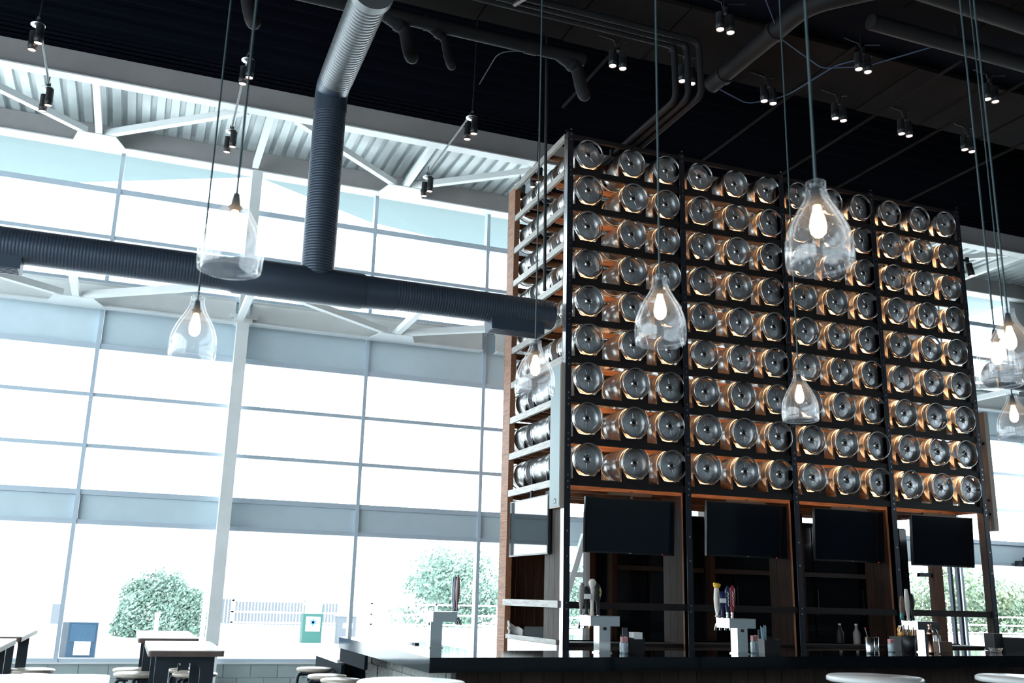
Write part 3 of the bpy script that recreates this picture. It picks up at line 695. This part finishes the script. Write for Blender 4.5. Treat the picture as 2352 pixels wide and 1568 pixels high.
# things on the bar --------------------------------------------------
def caddy(c, label, kind):
    t = thing('napkin_caddy', c, label, 'caddy', 'caddies on the bar')
    L = lambda nm, mb, m: obj(nm, mb, m, t, world=False)
    w_ = .085
    L('tray', MB().box(-w_, w_, -.06, .06, 0, .012).box(-w_, w_, -.06, -.054, .012, .11).box(-w_, w_, .054, .06, .012, .14).box(-w_, -w_+.006, -.054, .054, .012, .12).box(w_-.006, w_, -.054, .054, .012, .12).box(-.02, -.014, -.054, .054, .012, .12), BLACKP)
    if kind == 'straws':
        s = MB(); 
        for k in range(9): s.cyl((-.07+.005*k, -.02+.01*(k % 3), .02), (-.085+.007*k, -.03+.02*(k % 3), .21+.01*(k % 4)), .004, 6)
        L('straws', s, mat('blue_straw', (.22, .34, .42), .4))['kind'] = 'stuff'
    else:
        L('napkins', MB().box(-.012, .07, -.045, .045, .014, .165), SHEET)
    L('menu_card', MB().hexa([(-.08, .03, .02), (-.03, .03, .02), (-.03, .045, .02), (-.08, .045, .02), (-.075, .045, .2), (-.025, .045, .2), (-.025, .052, .2), (-.075, .052, .2)]), PALEBLUE)
    return t
caddy((-.80, -3.28, 1.07), 'black caddy with napkins right of the first tap tower', 'napkins')
caddy((.62, -3.22, 1.07), 'black caddy with blue straws right of the second tap tower', 'straws')
def jar(c, label, hgt=.13):
    t = thing('sugar_jar', c, label, 'jar', 'jars on the bar'); L = lambda nm, mb, m: obj(nm, mb, m, t, world=False)
    L('body', MB().lathe([(.001, 0), (.033, 0), (.036, .01), (.036, hgt*.6), (.030, hgt*.7), (.001, hgt*.7)], 16), mat('jar_contents', (.45, .55, .62), .15, var=.5, scale=60))
    L('packets', MB().box(-.026, -.010, -.02, .02, hgt*.7, hgt).box(-.008, .008, -.02, .02, hgt*.7, hgt*.98).box(.010, .026, -.02, .02, hgt*.7, hgt*1.02), mat('pink_packets', (.55, .25, .27), .7))
jar((-.955, -3.42, 1.07), 'glass jar of packets tucked behind the first tap tower'); jar((.40, -3.32, 1.07), 'glass jar of red packets beside the second tap tower', .15); jar((2.21, -3.0, 1.07), 'glass jar of packets left of the black utensil holder', .12)
for k, (x, y, lb) in enumerate(((1.645, -3.36, 'steel tumbler holding a red-tipped pick'), (1.72, -3.33, 'steel tumbler behind the one with the pick'))):
    t = thing('steel_tumbler', (x, y, 1.07), lb, 'tumbler', 'steel tumblers on the bar')
    obj('cup', MB().lathe([(.001, 0), (.038, 0), (.040, .004), (.043, .15), (.040, .15), (.037, .01), (.001, .01)], 20), BRUSH, t, world=False)
    obj('foot_ring', MB().lathe([(.039, .012), (.0415, .012), (.0415, .018), (.039, .018)], 20), BLACKP, t, world=False)
    if k == 0:
        p = obj('pick', MB().cyl((.01, 0, .02), (-.045, .0, .225), .003, 6), BRUSH, t, world=False); obj('pick_tip', MB().ball((-.046, 0, .23), .008), RED, p, world=False)
t = thing('utensil_holder', (2.36, -3.08, 1.07), 'black utensil holder with knives left of the third tap tower', 'holder')
obj('cup', MB().lathe([(.001, 0), (.05, 0), (.075, .16), (.07, .16), (.046, .01), (.001, .01)], 18), BLACKP, t, world=False)
s = MB()
for k in range(8): s.bar((-.03+.009*k, .01*(k % 3), .03), (-.075+.02*k, .02*(k % 3)-.02, .22+.02*((k*7) % 3)), .014, .003, (0, 1, 0))
obj('cutlery', s, BRUSH, t, world=False)
AMB = mat('amber_glass', (.60, .27, .03), .2, spec=.7)
for k in range(3):
    t = thing('amber_jar', (3.06+.095*k, -2.2, 1.19), 'amber honey jar stacked behind the bar, '+['leftmost', 'middle', 'nearest the tap tower'][k]+' of three', 'jar', 'amber jars behind the bar')
    obj('body', MB().lathe([(.001, 0), (.034, .0), (.042, .022), (.034, .045), (.043, .07), (.034, .095), (.001, .095)], 16), AMB, t, world=False)
    obj('lid', MB().lathe([(.001, .095), (.026, .095), (.026, .115), (.001, .115)], 16), CREAM, t, world=False)
tag(obj('jar_shelf', MB().box(2.98, 3.34, -2.28, -2.1, .0, 1.189), BLACKP), 'black speed shelf behind the bar carrying amber jars', 'shelf')
t = thing('soda_tap', (2.44, -3.28, 1.07), 'slim copper soda tap with a curved spout, right of the utensils', 'beer tap')
obj('stem', MB().lathe([(.001, 0), (.03, 0), (.028, .02), (.026, .17), (.032, .175), (.030, .20), (.018, .215), (.012, .25), (.02, .27), (.001, .29)], 16), mat('copper', (.42, .25, .19), .25, 1.), t, world=False)
obj('spout', MB().tube(rounded([(.0, -.02, .24), (.05, -.03, .22), (.075, -.03, .15), (.078, -.03, .01)], .04), .009, 10), BRUSH, t, world=False)
t = thing('card_terminal', (3.98, -2.66, 1.07), 'black card terminal on the right end of the bar', 'terminal')
obj('stand', MB().box(-.14, -.02, -.06, .08, 0, .18), BLACKP, t, world=False); obj('body', MB().box(-.02, .26, -.09, .09, .0, .14), BLACKP, t, world=False)
t = thing('glass_ashtray', (3.55, -3.0, 1.07), 'small clear glass dish near the card terminal', 'dish')
obj('bowl', MB().lathe([(.001, .0), (.05, .0), (.07, .045), (.064, .045), (.046, .012), (.001, .012)], 20), LAMPGLASS, t, world=False)
t = thing('tissue_box', (2.93, -2.9, 1.07), 'small brown paper box right of the third tap tower', 'box')
obj('carton', MB().box(-.08, .10, -.05, .05, 0, .10), mat('brown_card', (.2, .12, .08), .7), t, world=False); obj('tissue', MB().box(-.06, -.01, -.02, .02, .10, .16), SHEET, t, world=False)
for k, (x, y, lb) in enumerate(((4.62, .7, 'clear water bottle on the ledge below the third television'), (4.42, .8, 'dark bottle behind the clear bottle on the ledge'))):
    t = thing('bottle', (x, y-.3, .985), lb, 'bottle', 'bottles on the ledge')
    obj('body', MB().lathe([(.001, 0), (.045, 0), (.05, .02), (.05, .15), (.02, .21), (.018, .25), (.001, .25)], 16), mat('cloudy_plastic', (.35, .30, .29), .4) if k == 0 else BLACKP, t, world=False)
    obj('cap', MB().lathe([(.021, .25), (.021, .275), (.001, .275)], 12), SHEET, t, world=False)
t = thing('car_key', (-2.42, -2.2, 1.07), 'small black key and fob lying on the bar near the left tower', 'key')
obj('fob', MB().box(-.02, .02, -.06, .03, 0, .015), BLACKP, t, world=False); obj('ring', MB().tube([(-.03+.025*math.cos(a*.5), .06+.025*math.sin(a*.5), .006) for a in range(13)], .003, 6), BRUSH, t, world=False)

# ------------------------------------------------------------------ pendant lamps
GLH = .34; RO = 1.0
def pendant_proto():
    t = thing('pendant_lamp', (0, 0, 0), '', 'pendant lamp', 'clear glass pendant lamps')
    out = [(.122, 0), (.1255, .02), (.127, .06), (.124, .11), (.113, .15), (.093, .195), (.070, .235), (.050, .27), (.040, .30), (.036, .325), (.037, .345)]
    th = .015; inn = [(r-th, z) for r, z in reversed(out)]; inn[-1] = (inn[-1][0], .001)
    prof = out+[(out[-1][0]-th*.5, .349)]+inn+[(.115, -.003), out[0]]
    obj('glass_shade', MB().lathe(prof, 40), LAMPGLASS, t)
    obj('socket', MB().lathe([(.001, .325), (.012, .325), (.016, .30), (.020, .275), (.021, .25), (.001, .25)], 16), BLACKP, t)
    obj('bulb', MB().lathe([(.001, .25), (.013, .25), (.016, .23), (.027, .195), (.031, .165), (.027, .14), (.014, .125), (.001, .122)], 16), BULB, t)
    obj('clamp_ring', MB().lathe([(.021, .262), (.028, .264), (.028, .270), (.021, .272)], 16), BLKSTEEL, t)
    obj('cable', MB().cyl((0, 0, .325), (0, 0, 6.0), .0055, 8), CABLE, t)
    obj('canopy', MB().lathe([(.001, 5.96), (.06, 5.97), (.06, 5.99), (.001, 6.0)], 16), BLACKP, t)
    return t
PEND = [((-2.603, -8.225), 'large clear glass pendant lamp before the right half of the kegs'), ((-2.585, -6.98), 'clear glass pendant lamp before the second and third keg columns'),
        ((-.69, -5.56), 'small clear glass pendant lamp over the middle of the bar'), ((-2.66, -5.53), 'clear glass pendant lamp overlapping the rack end'),
        ((-4.665, -7.23), 'large clear glass pendant lamp overlapping the horizontal duct'), ((-4.71, -5.58), 'clear glass pendant lamp below the duct, left of the pale column'),
        ((-.62, -7.28), 'clear glass pendant lamp, left one of the overlapping pair at the right edge'), ((-.42, -7.0), 'clear glass pendant lamp cut by the right edge, behind its twin'),
        ((1.12, -5.70), 'smallest clear glass pendant lamp, low near the right edge')]
pp = pendant_proto()
for k, ((x, y), lb) in enumerate(PEND):
    o = pp if k == 0 else dup(pp, (0, 0, 0))
    o.location = (x, y, 2.725); o['label'] = lb; o.rotation_euler[2] = rnd.uniform(0, 6)

# ------------------------------------------------------------------ spotlights
def can(x, y, z, ax, r=.058, L=.24):
    a = Vector(ax).normalized(); p = Vector((x, y, z)); return (p, p+a*L, a)
def spot(name, base, cans, label, group, ring=True, cord=None):
    t = thing(name, base, label, 'spotlight', group)
    for (p, q, a) in cans:
        c = obj('lamp_can', MB().tube([p, p+(q-p)*.62, p+(q-p)*.64, p+(q-p)*.9, p+(q-p)*.92, q], .05, 18, True, [.05, .05, .054, .054, .049, .049]), BLACKP, t)
        obj('lens', MB().cyl(q-a*.004, q+a*.006, .043, 18), LENS, c)['label'] = 'glowing warm lens'
        obj('rim', MB().tube([q-a*.002, q+a*.012], .05, 18, False, [.051, .051]), BLKSTEEL, c)
    b = Vector(base)
    if ring: obj('mount_disc', MB().lathe([(.03, 0), (.085, 0), (.085, .016), (.03, .016)], 24, Matrix.Translation(b)), BRUSH, t)
    obj('stem', MB().cyl(b, b+Vector((0, 0, .09)), .03, 14), BLACKP, t)
    for c in (cord or []): obj('cord', MB().tube(c, .008, 6), BLACKP, t)
    return t
RODS = [(-6.70, 1.12, 2.84), (-4.18, .93, 3.14), (-.975, 1.26, 3.53), (.54, 2.45, 3.2)]
names = ['first', 'second', 'third', 'fourth']
for k, (x, ya, yb) in enumerate(RODS):
    zr = 8.18
    tag(obj('lighting_rod', MB().tube([(x, ya-.05, zr+.12), (x, yb-.3, zr+.12), (x, yb, zr+.10)], .016, 10), RODM), 'thin steel rod carrying two twin spotlights, %s rod from the left' % names[k], 'rod', 'lighting rods')
    for q, yy in enumerate((ya, yb)):
        dirs = (.0, .10, -1)
        cs = [can(x+.035, yy-.04, zr+.02, dirs, L=.23), can(x-.035, yy+.05, zr-.04, dirs, L=.23)]
        cd = [[(x, yy, zr+.1), (x+.01, yy-.02, zr+.5), (x+.02, yy-.06, 11.0)]] if q == 0 else [[(x, yy, zr+.1), (x, yy+.01, zr+.23)]]
        spot('twin_spotlight', (x, yy, zr+.03), cs, 'black twin spotlight hanging %s, %s rod from the left' % (['at the near end', 'at the window end'][q], names[k]), 'twin spotlights on rods', True, cd)
FAR = [(.385, -.72), (1.42, -.74), (2.745, -.72), (3.97, -.70), (5.17, -.70), (6.41, -.67)]
NEAR = [(1.21, -2.0), (3.37, -1.92), (5.50, -1.98)]
for row, lst, nm in ((0, FAR, 'farther'), (1, NEAR, 'nearer')):
    for k, (x, y) in enumerate(lst):
        cs = [can(x-.077, y+.0, 8.52, (0, 0, -1), L=.22), can(x+.077, y+.01, 8.52, (0, 0, -1), L=.22)]
        spot('twin_spotlight', (x, y, 8.53), cs, 'black twin spotlight under the dark ceiling, %s from the left in the %s row' % (['first', 'second', 'third', 'fourth', 'fifth', 'sixth'][k], nm), 'twin spotlights under the dark ceiling', False,
             ([[(x, y+.02, 8.6), (x, y+.02, 8.86)]] if row else [])+[[(x-.03, y, 8.6), (x-.05, y, 8.68), (x-.3, y-.02, 8.69)], [(x+.03, y, 8.6), (x+.05, y, 8.68), (x+.3, y, 8.74)]])
t = spot('wall_spotlight', (6.98, .1, 6.80), [can(6.98, .08, 6.78, (.1, -.1, -1), L=.2)], 'small black spotlight clamped to the right edge of the rack', None, False)
obj('clamp', MB().box(6.80, 6.98, .06, .12, 6.80, 6.84), BLKSTEEL, t)

# ------------------------------------------------------------------ tables and stools
def table(x0, x1, y0, y1, label, rnd_=.02, legs=True):
    z = 1.05; t = thing('high_table', ((x0+x1)/2, (y0+y1)/2, 0), label, 'table', 'high rectangular tables')
    def rr(a):
        P = []
        for (cx, cy_, s) in ((x1-a, y0+a, -90), (x1-a, y1-a, 0), (x0+a, y1-a, 90), (x0+a, y0+a, 180)):
            P += [(cx+a*math.cos(math.radians(s+18*j)), cy_+a*math.sin(math.radians(s+18*j))) for j in range(6)]
        return P
    obj('tabletop', MB().prism(rr(rnd_), 'z', z-.006, z), CORK, t)
    obj('edge_band', MB().prism(rr(rnd_), 'z', z-.045, z-.006), TEDGE, t)
    if legs:
        for yy in (y0+.10, y1-.16):
            ap = MB()
            n = 6; poly = [(x0+.06, z-.045), (x1-.06, z-.045), (x1-.06, z-.16)]
            poly += [(x1-.16-.05*(1-math.cos(j*PI/2/n)), z-.16+.06*math.sin(j*PI/2/n)) for j in range(n+1)]
            poly += [(x0+.16+.05*(1-math.cos(j*PI/2/n)), z-.16+.06*math.sin(j*PI/2/n)) for j in range(n, -1, -1)]+[(x0+.06, z-.16)]
            obj('apron', MB().prism(poly, 'y', yy, yy+.05), LEGM, t)
            for xa in (x0+.06, x1-.16): obj('leg', MB().box(xa, xa+.10, yy, yy+.05, 0, z-.16), LEGM, t)
        obj('spine', MB().box((x0+x1)/2-.03, (x0+x1)/2+.03, y0+.15, y1-.16, z-.12, z-.046), LEGM, t)
    return t
table(-4.69, -4.14, -2.96, -1.54, 'high table with pale top nearest the pale column')
table(-4.74, -4.20, -1.0, .76, 'high table with pale top farther back, towards the bush')
table(-6.45, -5.72, -.97, .84, 'high table at the left edge, farther back')
table(-6.60, -5.73, -2.9, -1.31, 'high table at the left edge, nearer one')
table(-6.6, -4.93, -6.6, -5.16, 'white rounded table edge across the lower left corner', .12)
def round_table(c, r, label):
    t = thing('round_table', (*c, 0), label, 'table', 'round high tables')
    L = lambda nm, mb, m: obj(nm, mb, m, t, world=False)
    L('tabletop', MB().lathe([(.001, 1.05), (r-.012, 1.05), (r, 1.04), (r, 1.018), (r-.015, 1.01), (.001, 1.01)], 48), mat('grey_white_top', (.62, .63, .63), .25))
    L('pedestal', MB().cyl((0, 0, .03), (0, 0, 1.01), .038, 18), LEGM)
    L('foot', MB().lathe([(.001, .03), (.22, .02), (.23, .0), (.001, 0)], 32), LEGM)
round_table((-3.41, -5.70), .295, 'round white high table in front of the grey block wall')
round_table((-.17, -5.52), .31, 'round grey high table below the tumblers')
round_table((1.02, -5.62), .30, 'round pale high table cut by the lower right corner')
def stool(c, label, r=.18, rot=0):
    t = thing('bar_stool', (*c, 0), label, 'stool', 'stools with round seats')
    L = lambda nm, mb, m: obj(nm, mb, m, t, world=False)
    L('seat', MB().lathe([(.001, .76), (r-.012, .76), (r, .752), (r, .735), (r-.014, .725), (.001, .725)], 36), SEATM)
    L('seat_plate', MB().box(-.10, .10, -.10, .10, .705, .725), LEGM)
    for sx, sy_ in ((1, 1), (1, -1), (-1, 1), (-1, -1)):
        L('leg', MB().tube(rounded([(sx*.05, sy_*.05, .70), (sx*.12, sy_*.12, .70), (sx*.16, sy_*.16, 0)], .04), .016, 10), LEGM)
    L('foot_ring', MB().tube([(.145*math.cos(a*PI/12), .145*math.sin(a*PI/12), .25) for a in range(25)], .009, 8), LEGM)
    t.rotation_euler[2] = rot
for c, lb in (((-3.02, -.62), 'round wood stool at the low counter, farthest of the row'), ((-3.06, -1.52), 'round wood stool second from the window along the bar end'), ((-3.02, -1.95), 'round wood stool third from the window along the bar end'), ((-3.16, -2.52), 'round wood stool nearest, its seat just above the picture edge')):
    stool(c, lb, .18, rnd.uniform(0, 1))
for c, lb in (((-4.73, -.70), 'farther round stool at the left of the two centre tables'), ((-4.72, -1.22), 'nearer round stool at the left of the two centre tables'), ((-4.23, -.74), 'farther round stool at the right of the two centre tables'), ((-4.22, -1.22), 'nearer round stool at the right of the two centre tables'),
              ((-5.62, -.74), 'farther round stool by the left edge tables'), ((-5.60, -1.40), 'nearer round stool by the left edge tables')):
    stool(c, lb, .20, rnd.uniform(0, 1))

# ================================================================== OUTSIDE
tag(obj('pavement', MB().box(-60, 70, 5.45, 90, -.12, -.02), GROUNDM), 'pale paved ground outside the windows', 'ground', kind='structure')
tag(obj('kerb_wall', MB().box(-1.75, 60, 22.9, 23.2, -.02, .42), GROUNDM), 'low pale kerb wall under the white railing outside', 'wall')
rl = thing('railing', (0, 23.0, .42), 'long white tube railing on the kerb outside the windows', 'railing')
for k in range(0, 20): obj('post', MB().box(k*2.3-1.6, k*2.3-1.52, 22.98, 23.05, .42, 1.20), RAILW, rl)
for zz in (1.15, .80, .47): obj('rail', MB().box(-1.6, 43.7, 22.98, 23.03, zz, zz+.05), RAILW, rl)
fe = thing('slat_fence', (1, 26, 0), 'grey slatted fence beyond the railing', 'fence')
for k in range(40):
    xa = -2.1+k*.115
    obj('slat', MB().box(xa, xa+.085, 26, 26.04, .2, 1.20), PALEBLUE, fe)
    if k % 10 == 0: obj('fence_post', MB().box(xa, xa+.07, 26.04, 26.12, -.02, 1.2), PALEBLUE, fe)
t = thing('newspaper_box', (.63, 20.5, 0), 'teal newspaper box with a white sheet and blue star emblem', 'newspaper box')
obj('cabinet', MB().box(.33, .93, 20.5, 20.95, -.02, .86), TEAL, t); obj('hood', MB().prism([(20.5, .86), (20.95, .86), (20.95, 1.2), (20.6, 1.16)], 'x', .36, .90), RAILW, t)
obj('hood_post', MB().box(.335, .36, 20.49, 20.54, .86, 1.12).box(.90, .925, 20.49, 20.54, .86, 1.12), TEAL, t)
sh = obj('poster', MB().box(.42, .86, 20.485, 20.50, .33, .76), SHEET, t)
em = MB()
for k in range(6):
    a = k*PI/3+PI/2; em.bar((.64, 20.48, .60), (.64+.115*math.cos(a), 20.48, .60+.115*math.sin(a)), .006, .055, (0, 0, 1) if abs(math.cos(a)) > .5 else (1, 0, 0))
em.box(.64, .66, 20.478, 20.484, .48, .60)
obj('emblem', em, mat('emblem_blue', (.03, .12, .35), .6), sh)['label'] = 'blue six-pointed star emblem'
t = thing('litter_bin', (1.62, 20.2, 0), 'pale blue-grey litter bin right of the teal newspaper box', 'bin')
obj('body', MB().box(1.36, 1.92, 20.15, 20.6, -.02, .80), PALEBLUE, t); obj('lid', MB().box(1.33, 1.95, 20.12, 20.63, .80, .86), RAILW, t); obj('flap', MB().box(1.5, 1.8, 20.135, 20.15, .45, .6), RAILW, t)
t = thing('poster_box', (-5.62, 13, 0), 'dark blue vending box outside with a white sheet on its front', 'newspaper box')
obj('cabinet', MB().box(-5.95, -5.36, 13.0, 13.5, -.02, .74), KIOSKB, t); obj('side_panel', MB().box(-6.14, -5.95, 13.0, 13.5, -.02, .74), PALEBLUE, t)
obj('glass_door', MB().box(-5.9, -5.40, 12.985, 13.0, .34, .70), mat('kiosk_window', (.03, .075, .13), .3), t)
ps = obj('poster', MB().box(-5.80, -5.47, 12.975, 13.0, .06, .34), SHEET, t)
obj('emblem', MB().tube([(-5.635+.035*math.cos(a*PI/6), 12.973, .16+.04*math.sin(a*PI/6)) for a in range(13)], .004, 5).box(-5.70, -5.56, 12.972, 12.976, .23, .236), PALEBLUE, ps)['label'] = 'faint drawn emblem under a line of print'
t = thing('banner_pole', (-6.6, 20.5, 0), 'pole with a narrow blue-grey banner, far left outside', 'banner')
obj('pole', MB().cyl((-6.5, 20.5, -.02), (-6.5, 20.5, 1.25), .02, 8), RAILW, t); obj('banner', MB().box(-6.78, -6.55, 20.49, 20.5, .45, 1.0), PALEBLUE, t)
t = thing('cable_drum', (-2.0, 22, 0), 'small pale green utility box just right of the column', 'box')
obj('case', MB().box(-2.05, -1.55, 22, 22.4, -.02, .42), mat('utility_green', (.22, .48, .42), .6), t); obj('lid', MB().box(-2.07, -1.53, 21.98, 22.42, .42, .47), mat('utility_lid', (.3, .5, .46), .6), t)
for k, (x, h) in enumerate(((-2.55, 1.9), (-3.9, .75))):
    t = thing('bollard_post', (x, 21.5, 0), ['tall', 'short'][k]+' white post standing before the round bush', 'post')
    obj('shaft', MB().box(x-.06, x+.06, 21.45, 21.55, -.02, h), RAILW, t); obj('cap', MB().box(x-.075, x+.075, 21.43, 21.57, h, h+.03), RAILW, t)
def tree(c, rad, hgt, z0, n, label, m, ls=.11, trunk=True, name='tree', dome=False):
    t = thing(name, (*c, 0), label, 'tree')
    f = MB(); R = random.Random(hash(label) % 1000 if False else len(label)*13+n)
    vs = []; fs = []
    lumps = [(R.uniform(-.6, .6)*rad, R.uniform(-.6, .6)*rad, R.uniform(.06, .80)*hgt, R.uniform(.28, .5)) for _ in range(26)]
    for k in range(n):
        lx, ly, lz, lr = R.choice(lumps)
        d = Vector((R.gauss(0, 1), R.gauss(0, 1), R.gauss(0, 1))).normalized()
        rr = (R.random()**.35)*lr
        p = Vector((c[0]+lx+d.x*rr*rad, c[1]+ly+d.y*rr*rad, z0+lz+d.z*rr*hgt*.5))
        if dome:
            th = R.uniform(0, 2*PI); ph = math.asin(R.random()); q = (.55+.45*R.random()**.5)*(1+.10*math.sin(3*th+5*ph)+.07*math.sin(7*th-4*ph))
            p = Vector((c[0]+rad*q*math.cos(ph)*math.cos(th), c[1]+rad*q*math.cos(ph)*math.sin(th), z0+hgt*q*math.sin(ph)**.8))
        if p.z < z0: continue
        a = Vector((R.gauss(0, 1), R.gauss(0, 1), R.gauss(0, 1))).normalized(); b = a.orthogonal().normalized(); cc = a.cross(b)
        s = ls*R.uniform(.6, 1.3); o = len(vs)
        vs += [p-b*s, p+cc*s*.5+a*s*.1, p+b*s, p-cc*s*.5+a*s*.1]; fs.append((o, o+1, o+2, o+3))
    f.add(vs, fs); obj('foliage', f, m, t)['kind'] = 'stuff'
    if trunk:
        tr = MB().tube([(c[0], c[1], -.02), (c[0]+.05, c[1], z0+hgt*.3), (c[0]-.05, c[1], z0+hgt*.7)], .08, 8, True, [.10, .07, .03])
        for k in range(7):
            a = k*2.4; q = Vector((c[0], c[1], z0+hgt*(.1+.08*k))); tr.tube([q, q+Vector((math.cos(a)*.4*rad, math.sin(a)*.4*rad, hgt*.25))], .025, 6, True, [.03, .012])
        obj('trunk', tr, BARK, t)
tree((-3.75, 24), 1.45, 1.95, -.02, 20000, 'round leafy green bush outside, left of the pale column', LEAF, .065, name='bush', dome=True)
tree((7.3, 26.5), 2.6, 3.4, .2, 10500, 'loose pale green tree outside, between column and rack', LEAF, .085)
tree((12.4, 28), 2.2, 3.0, .2, 7000, 'pale tree outside, just left of the keg rack', LEAF, .085)
tree((33.8, 27), 3.6, 3.9, .0, 11000, 'yellow-green tree outside, beyond the right side of the rack', LEAF2, .11)
tree((26.5, 26.5), 2.2, 3.0, .0, 6000, 'green tree outside, seen through the right end of the rack', LEAF, .11)
t = thing('timber_post', (7.83, 2.2, 0), 'brown timber post with a crossbar beyond the cooler front', 'post')
obj('post', MB().box(7.73, 7.93, 2.14, 2.26, 0, 2.9), POSTW, t); obj('crossbar', MB().box(7.46, 7.73, 2.17, 2.23, 2.0, 2.06), BLKSTEEL, t)
# blind box at the right
t = thing('blind_box', (13.2, 5.1, 2.45), 'dark roller blind housing above the far right window', 'blind')
obj('housing', MB().box(12.9, 13.9, 5.0, 5.19, 2.40, 2.52), BLKSTEEL, t); obj('bracket', MB().box(13.1, 13.3, 5.02, 5.16, 2.52, 2.60), BLKSTEEL, t)
t = thing('door_frame', (11.1, 5.1, 0), 'dark slim door stile pair seen through the rightmost bay', 'door frame')
for xx in (10.96, 11.15): obj('stile', MB().box(xx, xx+.06, 5.05, 5.13, 0, 2.5), BLKSTEEL, t)
obj('head', MB().box(10.9, 11.27, 5.05, 5.13, 2.5, 2.56), BLKSTEEL, t)
# cable hanging down in front of the rack corner
t = thing('hanging_cord', (.0, -.3, 7), 'heavy black cord hanging down past the rack corner to the duct', 'cord')
obj('cord', MB().tube([(-.37, -.05, 11.0), (-.345, -.05, 7.0), (-.33, -.05, 5.3)], .022, 8), BLACKP, t); obj('ceiling_cup', MB().lathe([(.001, 10.94), (.05, 10.96), (.05, 11.0)], 14, Matrix.Translation((-.37, -.05, 0))), BLACKP, t)
